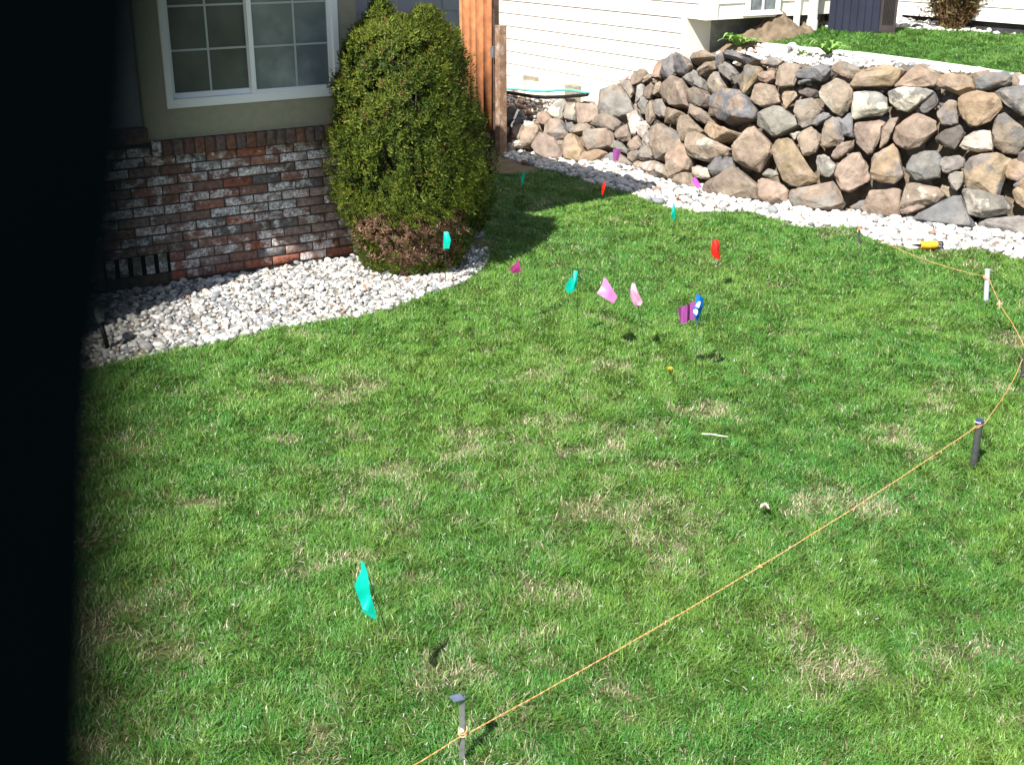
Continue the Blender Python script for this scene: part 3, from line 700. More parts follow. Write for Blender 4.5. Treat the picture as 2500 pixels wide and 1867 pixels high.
# ------------------------------------------------------------------ grass (stuff)
def grass(name, poly, dens, zf, hgt, wid, seed, label, palette, lod=None, straw=True, thick=1.0):
    rg = np.random.default_rng(seed); P = np.array([(p[0], p[1]) for p in poly]); mn, mx = P.min(0), P.max(0)
    n = int(dens * (mx[0] - mn[0]) * (mx[1] - mn[1])); x = rg.uniform(mn[0], mx[0], n); y = rg.uniform(mn[1], mx[1], n)
    e = .035; jx, jy = x + rg.normal(0, e, n), y + rg.normal(0, e, n)
    k = in_poly(jx, jy, [tuple(p) for p in P]); x, y = x[k], y[k]
    if lod is not None:
        kp = rg.random(len(x)) < lod(x, y); x, y = x[kp], y[kp]
    pn = fbm(x, y, 1.1, seed); pf = fbm(x, y, 5.5, seed + 20); fine = fbm(x, y, 16, seed + 40)
    pb = .6 * fbm(x, y, 2.6, seed + 80) + .4 * fbm(x, y, 7.5, seed + 85); bare = np.clip((pb - .525 - .07 * np.clip((y - 5.5) / 2, 0, 1) + .055 * np.clip((5.6 - y) / 2, 0, 1) * (x > -.8)) * 6, 0, 1) * np.clip((pf - .30) * 3, 0, 1) if straw else np.zeros(len(x))
    kp = rg.random(len(x)) > bare * .28; x, y, pn, pf, fine, bare = (q[kp] for q in (x, y, pn, pf, fine, bare)); n = len(x)
    dist = np.sqrt(x * x + y * y) + 6 * np.clip(np.abs(x) - .46 * y - .55, 0, 1.5)
    h = hgt * (.62 + .55 * pf + .9 * (fine - .5)) * rg.uniform(.6, 1.25, n) * (1 - .45 * bare)
    wd = wid * rg.uniform(.7, 1.3, n) * (1 + np.clip(dist - 4, 0, 9) * .13)
    az = (vnoise(x, y, 7.0, seed + 60) * 9 + rg.normal(0, 1.4, n)); lean = np.abs(rg.normal(1.1, .5, n)) * h
    dx, dy = np.cos(az) * lean, np.sin(az) * lean; fa = az + math.pi / 2 + rg.normal(0, .5, n); wx, wy = np.cos(fa) * wd, np.sin(fa) * wd
    z = np.array([zf(a, b) for a, b in zip(x, y)]) if zf else np.zeros(n)
    V = np.zeros((n, 5, 3))
    V[:, 0] = np.stack([x - wx, y - wy, z - .004], 1); V[:, 1] = np.stack([x + wx, y + wy, z - .004], 1)
    V[:, 2] = np.stack([x + dx * .38 - wx * .8, y + dy * .38 - wy * .8, z + h * .62], 1); V[:, 3] = np.stack([x + dx * .38 + wx * .8, y + dy * .38 + wy * .8, z + h * .62], 1)
    V[:, 4] = np.stack([x + dx, y + dy, z + h * .93], 1)
    i = np.arange(n)[:, None] * 5
    Q = i + np.array([[0, 1, 3, 2]]); T = i + np.array([[2, 3, 4]])
    pal = np.array(palette); f = np.clip((pn - .3) * 2.2 + rg.normal(0, .18, n), 0, .999)
    c = pal[0] * (1 - f[:, None]) + pal[1] * f[:, None]
    y_ = np.clip((fine - .45) * 2.4 + rg.normal(0, .2, n), 0, 1)[:, None] * .6; c = c * (1 - y_) + pal[2] * y_
    st = (rg.random(n) < (.015 + .62 * bare)) if straw else rg.random(n) < .015
    c[st] = pal[3] * rg.uniform(.45, 1.1, (st.sum(), 1))
    c *= rg.uniform(.65, 1.4, (n, 1))
    tint = np.repeat(c, 5, 0)
    me = np_mesh(name, V.reshape(-1, 3), [Q, T], tint)
    return tag(link(name, me, M_grass), label, 'grass', kind='stuff')
M_grass = attr_mat('grass_blade', rough=.42, spec=.45, nscale=30, namount=0, transl=.28)
PAL = [(.064, .22, .033), (.125, .275, .040), (.225, .325, .065), (.50, .455, .29)]
lawn = [(-4.2, 1.6), (dl.x - .6, dl.y - .4)] + [(p.x, p.y) for p in [dl] + E1w] + [(-.12, 9.55), (-.34, 9.72), (-.48, 10.6), (-.5, 11.95), (.0, 12.12), (.3, 12.15)] + [(p.x, p.y) for p in E2w] + [(8.5, 7.0), (8.0, 1.6)]
FR = lambda x, y: (np.abs(x) < .46 * y + .55)
grass('lawn', lawn, 30000, None, .035, .0015, 5, 'patchy green lawn with straw coloured thin spots', PAL,
      lod=lambda x, y: np.where(FR(x, y) & (y > 2.5), np.clip(1.42 - .125 * y, .32, 1), .16) * np.where((x < -.30 * y) & (y < 6.5), .75, 1))
ul = [(p.x, p.y) for p in CUw[1:]] + [(p.x, p.y) for p in LBw[::-1] if p.x > 2.6]
grass('lawn', ul, 9000, tz, .050, .0019, 9, 'lush green upper lawn behind the pale curb', [(.065, .19, .03), (.10, .23, .038), (.15, .27, .05), (.35, .33, .18)], straw=False,
      lod=lambda x, y: np.where(x < .46 * y + .8, 1, .25))
# pale clippings lying in the lawn
rg = np.random.default_rng(4); n = 3600; x = rg.uniform(-3, 4.6, n); y = rg.uniform(2.6, 9.5, n); k = in_poly(x, y, lawn) & (np.abs(x) < .5 * y + .4); x, y = x[k], y[k]; n = len(x)
a = rg.uniform(0, 6.28, n); L = rg.uniform(.002, .010, n); wv = rg.uniform(.0008, .0018, n); z = rg.uniform(.028, .05, n); tl = rg.normal(0, .3, n)
V = np.zeros((n, 4, 3))
for j, (s1, s2) in enumerate(((-1, -1), (1, -1), (1, 1), (-1, 1))):
    V[:, j] = np.stack([x + np.cos(a) * L * s1 - np.sin(a) * wv * s2, y + np.sin(a) * L * s1 + np.cos(a) * wv * s2, z + tl * L * s1], 1)
me = np_mesh('clippings', V.reshape(-1, 3), np.arange(n * 4).reshape(-1, 4), np.repeat(np.array([(.74, .74, .72)]) * rg.uniform(.5, 1.15, (n, 1)), 4, 0))
tag(link('grass_clippings', me, M_grass), 'dry pale grass clippings scattered over the lawn', 'clippings', kind='stuff')
# sandy soil by the gate
sand = [(p.x, p.y) for p in [atz(1150, 372), atz(1228, 385), atz(1300, 405), atz(1330, 428), atz(1270, 432), atz(1180, 420)]] + [(-.75, 11.6), (-.7, 13.1)]
sheet('bare_soil', sand, .0085, M_sand)
# ------------------------------------------------------------------ round bush by the house
BX = [(0, -.735, .36), (.05, -.734, .42), (.33, -.707, .52), (.6, -.694, .595), (.92, -.72, .585), (1.1, -.73, .545), (1.25, -.744, .50), (1.4, -.752, .46), (1.57, -.758, .42), (1.66, -.76, .38), (1.72, -.765, .27), (1.74, -.78, .02)]
BY = 8.74
bz, bcx, br = (np.array([q[i] for q in BX]) for i in range(3)); br = br * .93
bush = empty('round_bush', (-.735, BY, 0), 'tall egg shaped evergreen bush with a brown dead patch low down, against the brick wall', 'bush')
M_leaf = attr_mat('evergreen_spray', rough=.6, spec=.25, namount=0, transl=.15)
M_bark = mat('bark', (.07, .05, .035), (.13, .10, .07), scale=30, rough=.95, bump=.5)
def sprays(n, seed, pos, col, ln, wd, k=4):
    rg = np.random.default_rng(seed); C, O = pos(rg, n); n = len(C)
    up = np.array([0, 0, 1.]); V = np.zeros((n, k, 4, 3))
    d0 = O * .5 + up * .95 + rg.normal(0, .32, (n, 3)); d0 /= np.linalg.norm(d0, axis=1)[:, None]
    side0 = np.cross(d0, O + rg.normal(0, .5, (n, 3))); side0 /= np.linalg.norm(side0, axis=1)[:, None] + 1e-6
    L = ln * rg.uniform(.6, 1.4, n)
    for j in range(k):
        t = (j - (k - 1) / 2) * .75; d = d0 * math.cos(t) + side0 * math.sin(t) + rg.normal(0, .15, (n, 3)); s = np.cross(d, O); s /= np.linalg.norm(s, axis=1)[:, None] + 1e-6
        st = C + d0 * (L * .35 * (1 - abs(t)))[:, None]
        l = L * (1 - .25 * abs(t)); W = wd * rg.uniform(.7, 1.3, n)
        V[:, j, 0] = st; V[:, j, 1] = st + d * (l * .5)[:, None] + s * W[:, None]; V[:, j, 2] = st + d * l[:, None]; V[:, j, 3] = st + d * (l * .5)[:, None] - s * W[:, None]
    c = col(rg, C, O); return V.reshape(-1, 3), np.repeat(c, k * 4, 0)
def clampw(C):
    s = (C - np.array(W0)) @ np.array(N_); a = np.clip(.045 - s, 0, None); return C + a[:, None] * np.array(N_)
def bpos(rg, n):
    z = rg.uniform(.02, 1.74, n); az = rg.uniform(0, 2 * math.pi, n)
    lump = 1 + .13 * (fbm(az * 2.2, z * 3.2, 1.0, 91) - .5) * 2 + .13 * (fbm(az * 5, z * 7, 1.0, 93) - .5) * 2
    t = 1 - .42 * rg.random(n) ** 2.0
    r = np.interp(z, bz, br) * lump * t; cx = np.interp(z, bz, bcx)
    O = np.stack([np.cos(az), np.sin(az), np.clip((z - .7) * .5, -.5, .8)], 1); O /= np.linalg.norm(O, axis=1)[:, None]
    cl = fbm(az * 9.5 * np.interp(z, bz, br) / .5, z * 5.0, 1.3, 95); keep = rg.random(n) < np.clip((cl - .33) * 5, .07, 1)
    r = r * (1 + .32 * (cl - .5))
    az, z, r, cx, O = az[keep], z[keep], r[keep], cx[keep], O[keep]
    C = clampw(np.stack([cx + np.cos(az) * r, BY + np.sin(az) * r * .92, z], 1))
    # the two tufts at the top
    m = int(n * .085); w_ = rg.random(m) < .5; h = rg.random(m) ** .8; a2 = rg.uniform(0, 6.28, m); rr = np.where(w_, .18, .20) * np.sqrt(1 - h * .93) * np.sqrt(rg.random(m)) * rg.choice([.8, 1, 1.3], m)
    Ct = np.stack([np.where(w_, -.91 + .01 * h, -.60 + .01 * h) + np.cos(a2) * rr, BY + np.sin(a2) * rr, 1.46 + h * np.where(w_, .38, .35)], 1)
    Ot = np.stack([np.cos(a2), np.sin(a2), np.full(m, .6)], 1); Ot /= np.linalg.norm(Ot, axis=1)[:, None]
    return np.concatenate([C, Ct]), np.concatenate([O, Ot])
def dead(C):
    az = np.arctan2(C[:, 1] - BY, C[:, 0] + .73)
    q = fbm(C[:, 0] * 4, C[:, 2] * 4, 1.4, 31) + .5 * (fbm(C[:, 0] * 9, C[:, 2] * 9, 1.7, 33) - .5)
    return (C[:, 2] < .44 + .34 * (q - .5)) & (C[:, 2] > .06 + .30 * (q - .3)) & (C[:, 1] < BY) & (np.abs(C[:, 0] + .69 + .0) < .34 + .4 * (q - .5))
def bcol(rg, C, O):
    n = len(C); f = np.clip(fbm(C[:, 0] * 3 + C[:, 1] * 2, C[:, 2] * 3, 1.2, 17) + rg.normal(0, .30, n), 0, 1)[:, None]
    c = np.array([.022, .048, .005]) * (1 - f) + np.array([.14, .175, .018]) * f
    rust = rg.random(n) < .015 + .04 * (C[:, 2] > 1.25); c[rust] = np.array([.16, .10, .03])
    dd = dead(C) & (rg.random(n) < .86); c[dd] = np.array([.19, .105, .068]) * rg.uniform(.4, 1.5, (dd.sum(), 1))
    br_ = dd & (rg.random(n) < .12); c[br_] = np.array([.38, .25, .18])
    return c * rg.uniform(.65, 1.3, (n, 1))
V, T = sprays(46000, 5, bpos, bcol, .034, .0046)
me = np_mesh('foliage', V, np.arange(len(V)).reshape(-1, 4), T); link('foliage', me, M_leaf, bush)
mb = MB(); r = random.Random(5)
for k in range(9):
    a = r.uniform(0, 6.28); q = Vector((-.735, BY, 0)); rr = r.uniform(.1, .33)
    mb.tube([q + Vector((math.cos(a) * .05, math.sin(a) * .05, -.05)), q + Vector((math.cos(a) * rr * .6, math.sin(a) * rr * .6, .5)), q + Vector((math.cos(a) * rr, math.sin(a) * rr, 1.3))], .022, 6, r2=.006)
for (x, z) in ((-.96, 1.93), (-.985, 1.9), (-.79, 1.9), (-.62, 1.93), (-.60, 1.9), (-.68, 1.80), (-.84, 1.8)):
    mb.tube([(x + .02, BY, 1.5), (x + r.uniform(-.02, .02), BY - .03, (1.5 + z) / 2), (x, BY + r.uniform(-.05, .05), z)], .004, 5, r2=.0012)
mb.build('stem', M_bark, bush)

# ------------------------------------------------------------------ cedar gate panel and post
M_cedar = attr_mat('cedar_board', rough=.8, spec=.2, nscale=9, namount=.28, bump=.25, bscale=25)
M_oldw = mat('weathered_wood', (.20, .12, .075), (.42, .35, .30), scale=14, rough=.9, bump=.5, bscale=50, c3=(.27, .16, .10), contrast=(.3, .7))
PB = atz(1223.5, 381)
fence = empty('cedar_fence', PB, 'orange brown cedar board fence panel beside the house corner', 'fence')
FE = onplane(1203.6, 319, PB, U_); bz0 = FE.z; FE.z = 0
V, Fa, T = [], [], []
rr = random.Random(9)
for k in range(14):
    a = FE - V_ * (k * .143); c_ = rr.uniform(0, .006) + (.012 if k % 2 else 0); k0 = len(V); z0 = bz0 + rr.uniform(-.012, .012)
    o = a + NL * c_
    for zz in (z0, 1.72):
        for p in (o, o - V_ * .1432, o - V_ * .1432 + NL * .018, o + NL * .018): V.append(tuple(p + UP * zz))
    for f in ((0, 1, 2, 3), (4, 7, 6, 5), (0, 4, 5, 1), (1, 5, 6, 2), (2, 6, 7, 3), (3, 7, 4, 0)): Fa.append([k0 + i for i in f])
    t = rr.uniform(.85, 1.12); T += [(.36 * t, .145 * t, .062 * t)] * 8
me = np_mesh('board', np.array(V), np.array(Fa), np.array(T)); link('board', me, M_cedar, fence)
M_dkw = mat('dark_wood', (.06, .04, .03), (.10, .07, .05), scale=10, rough=.9)
mb = MB(); mb.box(FE + V_ * .035 + NL * -.06 + UP * .1, V_ * -.09, NL * .055, UP * 1.58); 
for z in (.45, 1.5): mb.box(FE + V_ * .03 + NL * -.045 + UP * z, V_ * -2, NL * .04, UP * .09)
mb.build('rail', M_dkw, fence)
post = empty('wooden_post', PB, 'grey brown weathered square wooden post at the end of the cedar fence panel', 'post')
hpz = aty(1221, 62, PB.y).z
mb = MB(); mb.box(PB - U_ * .045 - V_ * .045 - UP * .1, U_ * .09, V_ * .09, UP * (hpz + .1)); mb.build('post_shaft', M_oldw, post, bevel=.005)
mb = MB(); mb.box(PB - V_ * .06 + NL * .03 + UP * 1.02, V_ * -.05, NL * .03, UP * .11); mb.build('hinge', mat('dull_steel', (.20, .20, .21), (.3, .3, .3), scale=20, rough=.6, metallic=.6), post)

# ------------------------------------------------------------------ survey flags
def film(name, col, col2=None):
    m = mat(name, col, tuple(c * .88 for c in col), scale=25, rough=.42, spec=.35, bump=.15, bscale=30)
    n = m.node_tree.nodes; l = m.node_tree.links; t = n.new('ShaderNodeBsdfTranslucent'); t.inputs[0].default_value = (*col, 1)
    mx = n.new('ShaderNodeMixShader'); mx.inputs[0].default_value = .28
    l.new(n['Principled BSDF'].outputs[0], mx.inputs[1]); l.new(t.outputs[0], mx.inputs[2]); l.new(mx.outputs[0], n['Material Output'].inputs[0]); return m
MF = {'teal': film('teal_film', (.0, .56, .42)), 'pink': film('pink_film', (.78, .25, .60)), 'lpink': film('pale_pink_film', (.80, .42, .62)), 'mag': film('magenta_film', (.50, .06, .26)),
      'purple': film('purple_film', (.36, .09, .33)), 'red': film('red_film', (.80, .03, .02)), 'blue': film('blue_film', (.01, .20, .62)), 'violet': film('violet_film', (.62, .16, .66))}
M_wire = mat('flag_wire', (.06, .065, .06), rough=.5, metallic=.5)
M_ink = mat('white_print', (.85, .86, .88), rough=.6)
def flag(colour, base, d, verts, faces, top, label, wire_r=.0016, marks=None):
    """verts: (photo x, photo y, depth offset) about the flag's distance d; the wire runs from the ground point to the top"""
    B = atz(*base); root = empty('marker_flag', B, label, 'flag', 'survey flags stuck in the lawn and gravel')
    P = [aty(x, y, d + o) for x, y, o in verts]
    bm = bmesh.new(); vv = [bm.verts.new(p) for p in P]
    for f in faces: bm.faces.new([vv[i] for i in f])
    bmesh.ops.triangulate(bm, faces=[f for f in bm.faces if len(f.verts) > 4])
    bmesh.ops.subdivide_edges(bm, edges=list(bm.edges), cuts=3, use_grid_fill=True)
    bm.normal_update()
    for v in bm.verts: v.co += Vector((.2, 1, .1)) * .0032 * noise.noise(v.co * 34)
    me = bpy.data.meshes.new('flag_film'); bm.to_mesh(me); bm.free(); me.polygons.foreach_set('use_smooth', [True] * len(me.polygons))
    ff = link('flag_film', me, MF[colour], root)
    T_ = aty(top[0], top[1], d + .004); mb = MB(); mb.tube([B - UP * .03, B.lerp(T_, .5) + Vector((.004, 0, 0)), T_], wire_r, 6); mb.build('wire', M_wire, root, smooth=True)
    if marks:
        mb = MB()
        for q in marks:
            mb.bm.faces.new([mb.bm.verts.new(aty(x, y, d + o)) for x, y, o in q])
        mb.build('print', M_ink, ff)
    return root
flag('teal', (992, 1700), 3.33, [(880.7, 1367, .0), (890, 1374, .0), (898, 1400, -.012), (905, 1450, -.02), (919.5, 1506, -.03), (893, 1488, -.04), (884, 1484, -.035), (865, 1428.7, -.03), (881.7, 1391, -.006),
      (884, 1491, -.045), (915, 1513.5, -.04), (920, 1507.5, -.032), (889, 1388, .012), (913, 1437, .02), (908, 1440, .01), (900, 1408, .01)],
     [(0, 1, 2, 8), (8, 2, 3, 7), (7, 3, 4, 5, 6), (9, 10, 11, 6), (1, 12, 15, 2), (12, 13, 14, 15)], (887, 1370), 'large folded teal flag nearest the camera, standing alone in the lawn', .0013)
flag('teal', (1087.7, 693), 8.2, [(1083.5, 566, 0), (1094, 566, 0), (1101, 586, -.02), (1096.5, 607, -.03), (1082, 607, 0), (1091, 588, -.03)], [(0, 1, 5), (1, 2, 5), (2, 3, 5), (3, 4, 5), (4, 0, 5)], (1084, 566), 'teal flag in front of the dead brown patch of the bush', .0022)
flag('mag', (1262, 790), 7.26, [(1265, 628.5, 0), (1269, 650, -.02), (1273.5, 667, -.01), (1265, 664, -.01), (1251, 667, -.03), (1243.7, 655.8, -.04), (1262, 640, -.02)], [(0, 1, 6), (1, 2, 3), (1, 3, 4, 6), (6, 4, 5)], (1265, 629), 'dark magenta flag at the edge of the bush shadow')
flag('teal', (1409, 816), 7.0, [(1401, 661, 0), (1410.5, 661, 0), (1410, 691, -.02), (1402, 710.5, -.03), (1394.5, 707, -.03), (1397, 672, -.015), (1378, 699, -.05), (1385.5, 717.5, -.05), (1401, 710, -.03), (1396, 708, -.03), (1379, 697, -.045), (1403, 690, -.04)],
     [(0, 1, 11), (1, 2, 11), (2, 3, 11), (3, 4, 11), (4, 0, 11), (5, 9, 10), (6, 7, 8)], (1408, 661), 'teal flag with a diagonal fold, left of the two pink flags')
flag('pink', (1478, 855), 6.78, [(1473.4, 678, 0), (1480, 679.5, 0), (1493, 702, -.02), (1507, 724.5, -.03), (1498, 741, -.05), (1478, 729, -.06), (1457, 716, -.04), (1470, 695, -.02), (1485, 710, -.045)],
     [(0, 1, 2, 7), (7, 2, 8), (2, 3, 8), (3, 4, 8), (4, 5, 8), (5, 6, 8), (6, 7, 8)], (1474, 679), 'bright pink flag spread flat, second from the left of the middle row')
flag('lpink', (1577, 850), 6.74, [(1543, 691, 0), (1550, 691.5, 0), (1569, 737.5, -.03), (1554, 738, -.01), (1540, 703.5, -.01), (1537.6, 723, -.03), (1547, 743, -.02), (1557, 755, 0), (1563, 746, -.03), (1554, 745.5, -.005), (1556, 715, -.04)],
     [(0, 1, 10), (1, 2, 10), (2, 3, 10), (3, 4, 10), (4, 0, 10), (4, 3, 6, 5), (3, 9, 7, 6), (2, 8, 9, 3)], (1545, 692), 'pale pink folded flag on a visible bent wire right of the bright pink flag', .0018)
flag('purple', (1697, 940), 6.42, [(1654, 752.7, 0), (1666, 748, .02), (1678, 743.6, -.02), (1684, 740, .02), (1702, 731.8, -.01), (1695, 780.8, -.01), (1681, 782.6, .02), (1677, 788, -.02), (1663, 790.4, .02), (1661, 790.8, .02)],
     [(0, 1, 8, 9), (1, 2, 7, 8), (2, 3, 6, 7), (3, 4, 5, 6)], (1702, 732), 'purple rippled flag overlapping the blue flag')
flag('blue', (1713, 935), 6.32, [(1701, 715.4, 0), (1708, 720, -.02), (1717.5, 727, 0), (1718, 744, 0), (1710, 768, -.01), (1701, 788, 0), (1692, 763, -.01), (1699.5, 731, -.01), (1705, 750, -.03)],
     [(0, 1, 8, 7), (1, 2, 8), (2, 3, 8), (3, 4, 8), (4, 5, 8), (5, 6, 8), (6, 7, 8)], (1717, 728), 'blue flag with white print beside the purple flag', .0015,
     marks=[[(1704, 737, -.045), (1709.5, 735, -.045), (1710, 741, -.045), (1706, 752, -.045), (1698, 748, -.045), (1700, 742, -.045)], [(1693, 757, -.045), (1699, 754, -.045), (1704, 757, -.045), (1703, 764, -.045), (1700, 770, -.045), (1693, 763, -.045)]])
flag('red', (1752, 712), 8.05, [(1741, 586, 0), (1748, 583.5, 0), (1755, 588, 0), (1758, 615, 0), (1759, 634, -.02), (1747, 632, -.03), (1737, 622, -.03), (1735, 608, -.04), (1738, 594, -.02), (1750, 610, -.03)],
     [(0, 1, 9), (1, 2, 9), (2, 3, 9), (3, 4, 9), (4, 5, 9), (5, 6, 9), (6, 7, 9), (7, 8, 9), (8, 0, 9)], (1752, 585), 'bright red curled flag in the sunny lawn')
flag('teal', (1642, 600), 9.3, [(1643, 496, 0), (1648, 500, 0), (1649, 530, -.02), (1645, 540, -.01), (1641, 533, -.02), (1638, 528, -.03), (1644, 515, -.03)], [(0, 1, 6), (1, 2, 6), (2, 3, 6), (3, 4, 6), (4, 5, 6), (5, 0, 6)], (1645, 496), 'narrow teal flag where the lawn meets the white pebbles')
flag('red', (1467.6, 497), 10.8, [(1474, 443, 0), (1479, 446, 0), (1477, 462, -.02), (1471, 477, -.01), (1468, 474, -.01), (1469, 458, -.03)], [(0, 1, 2, 5), (5, 2, 3, 4)], (1475, 439), 'red flag in the shade of the house near the pebbles', .0022)
flag('teal', (1272, 528), 10.3, [(1279, 411, 0), (1281.5, 425, -.01), (1278, 448, -.02), (1273, 452, -.02), (1272.5, 438, -.02)], [(0, 1, 2, 3, 4)], (1279, 411), 'dull teal flag in the dark shade right of the bush', .0018)
flag('purple', (1503, 420), 12.0, [(1496.5, 364, 0), (1507, 364.5, -.02), (1517.5, 365, 0), (1508.5, 393, 0), (1502, 393, -.01), (1497, 393, 0)], [(0, 1, 4, 5), (1, 2, 3, 4)], (1498, 364), 'purple tapered flag in front of the low boulders', .0022)
flag('violet', (1704, 480), 10.85, [(1695, 431, 0), (1698, 432, -.01), (1714.6, 457.5, -.01), (1712, 459, 0), (1701, 457, -.03), (1689.5, 445, -.04), (1691, 438, -.02), (1700, 444, 0)], [(0, 1, 7), (1, 2, 3, 7), (7, 3, 4), (7, 4, 5, 6), (0, 7, 6)], (1697, 431), 'violet pink flag in the white pebbles under the boulder wall', .0022)

# ------------------------------------------------------------------ stakes and string
M_galv = mat('galvanised_steel', (.30, .31, .33), (.5, .5, .52), scale=30, rough=.38, metallic=.7, spec=.5)
M_dpipe = mat('dark_grey_pipe', (.045, .05, .05), (.075, .08, .078), scale=30, rough=.55, spec=.4)
M_lpipe = mat('pale_grey_pipe', (.42, .45, .50), (.52, .55, .60), scale=20, rough=.45, spec=.4)
M_string = mat('orange_string', (.62, .30, .10), (.75, .46, .22), scale=60, rough=.85, bump=.4, bscale=300)
def stake_root(px, label): 
    B = atz(*px); return B, empty('stake', B, label, 'stake', 'stakes carrying the orange string')
# near stake: steel angle with a square top plate
B, r0 = stake_root((1127, 1862), 'steel stake with a bluish square cap plate and a white spot, nearest the camera')
T_ = aty(1128, 1703, B.y + .0); h = T_.z
mb = MB(); d_ = (T_ - B)
mb.box(B + Vector((-.0085, 0, -.05)), (.017, 0, 0), (0, .0025, 0), d_ + UP * .05); mb.box(B + Vector((.0062, .0025, -.05)), (.0025, 0, 0), (0, .014, 0), d_ + UP * .05); mb.build('shaft', M_galv, r0)
c4 = [atz(*q, h) for q in ((1097, 1700), (1109, 1713.6), (1135, 1707), (1123, 1693))]
mb = MB(); mb.hexa([p for p in c4] + [p + UP * .003 for p in c4]); mb.build('cap', mat('sky_tinted_plate', (.16, .19, .30), (.22, .25, .36), scale=30, rough=.4, metallic=.4), r0)  # blue tint painted in for the reflected sky
mb = MB(); s0 = B.lerp(T_, .48) + Vector((-.006, -.0008, 0)); mb.hexa([s0 + Vector(q) for q in ((0, 0, 0), (.012, 0, .002), (.012, .0006, .002), (0, .0006, 0), (.001, 0, .016), (.010, 0, .012), (.010, .0006, .012), (.001, .0006, .016))]); mb.build('paint_spot', M_ink, r0)
STR = {}
def knot(p, r, seed=0, parent=None, tilt=.3, steps=38):
    mb = MB(); pts = [p + Vector((math.cos(a) * r, math.sin(a) * r, tilt * r * math.sin(a + seed) + .0015 * a)) for a in [k * .35 for k in range(steps)]]
    mb.tube(pts, .0019, 6); return mb
# right stake: leaning dark pipe with navy cap
B, r0 = stake_root((2375, 1142), 'leaning dark grey pipe stake with a navy cap edged in white')
T_ = aty(2392, 1031, B.y - .02)
mb = MB(); mb.tube([B - UP * .06, T_], .0165, 18); mb.build('pipe', M_dpipe, r0, smooth=False)
mb = MB(); mb.tube([T_, T_ + (T_ - B).normalized() * .012], .0205, 20); mb.build('cap', mat('navy_cap', (.03, .05, .13), rough=.4, spec=.5), r0)
mb = knot(T_ + UP * .001, .0205, 1, tilt=.1, steps=14); mb.build('cord_loop', M_ink, r0)
mb = knot(T_ - UP * .022, .019, 2, tilt=.8); mb.build('string_loop', M_string, r0)
kb = T_ - UP * .02
# pale pipe
B, r0 = stake_root((2409, 738), 'upright pale grey pipe stake with a thin string wrap')
T_ = aty(2411, 660, B.y)
mb = MB(); mb.tube([B - UP * .06, T_], .0165, 20); mb.tube([T_, T_ + UP * .006], .0182, 20); mb.build('pipe', M_lpipe, r0)
mb = knot(T_ - UP * .055, .0185, 0, tilt=.5); mb.build('string_loop', M_string, r0)
kc = T_ - UP * .04
# stake at the right edge
B, r0 = stake_root((2496, 930), 'dark flat stake cut by the right edge of the picture')
T_ = aty(2505, 846, B.y); mb = MB(); mb.box(B + Vector((-.012, 0, -.05)), (.04, 0, 0), (0, .004, 0), T_ - B + UP * .05); mb.build('shaft', M_dpipe, r0)
mb = knot(T_ - UP * .01 + Vector((.008, 0, 0)), .02, 0, tilt=.1); mb.build('string_loop', M_string, r0)
kd = T_ + Vector((-.008, 0, 0)); kd2 = T_ - UP * .07 + Vector((-.01, -.006, 0))
# far stake
B, r0 = stake_root((2100, 600), 'short dark stake at the pebble edge where the string begins')
T_ = aty(2098, 560, B.y); mb = MB(); mb.box(B + Vector((-.009, 0, -.05)), (.018, 0, 0), (0, .006, 0), T_ - B + UP * .05); mb.build('shaft', M_dpipe, r0)
mb = knot(T_ - UP * .006, .013, 0, tilt=.3); mb.build('string_loop', M_string, r0)
ke = T_ - UP * .004
def through(px, d): return aty(px[0], px[1], d)
path = [ke]
for t, q in zip((.2, .42, .62, .78, .9), ((2146, 585), (2208, 614), (2266, 637), (2318, 653), (2369, 667))): path.append(through(q, ke.y + (kc.y - ke.y) * t))
path.append(kc + Vector((-.018, 0, .002)))
path2 = [kc + Vector((.019, 0, -.02)), through((2440.5, 741), kc.y + (kd.y - kc.y) * .42), through((2470, 787), kc.y + (kd.y - kc.y) * .72), kd]
path3 = [kd2, through((2470.5, 934.6), 6.0), through((2441.6, 980), 5.62), kb + Vector((.018, .004, 0))]
ks = aty(1134.7, 1794, atz(1127, 1862).y - .004)
path4 = [kb + Vector((-.018, -.008, 0))]
for t in (.25, .5, .75): path4.append(path4[0].lerp(ks, t) - UP * .16 * t * (1 - t))
path4 += [ks]
e_ = aty(1012, 1867, 2.93); path5 = [ks + Vector((-.012, 0, -.004)), e_, e_ + (e_ - ks) * 3.0]
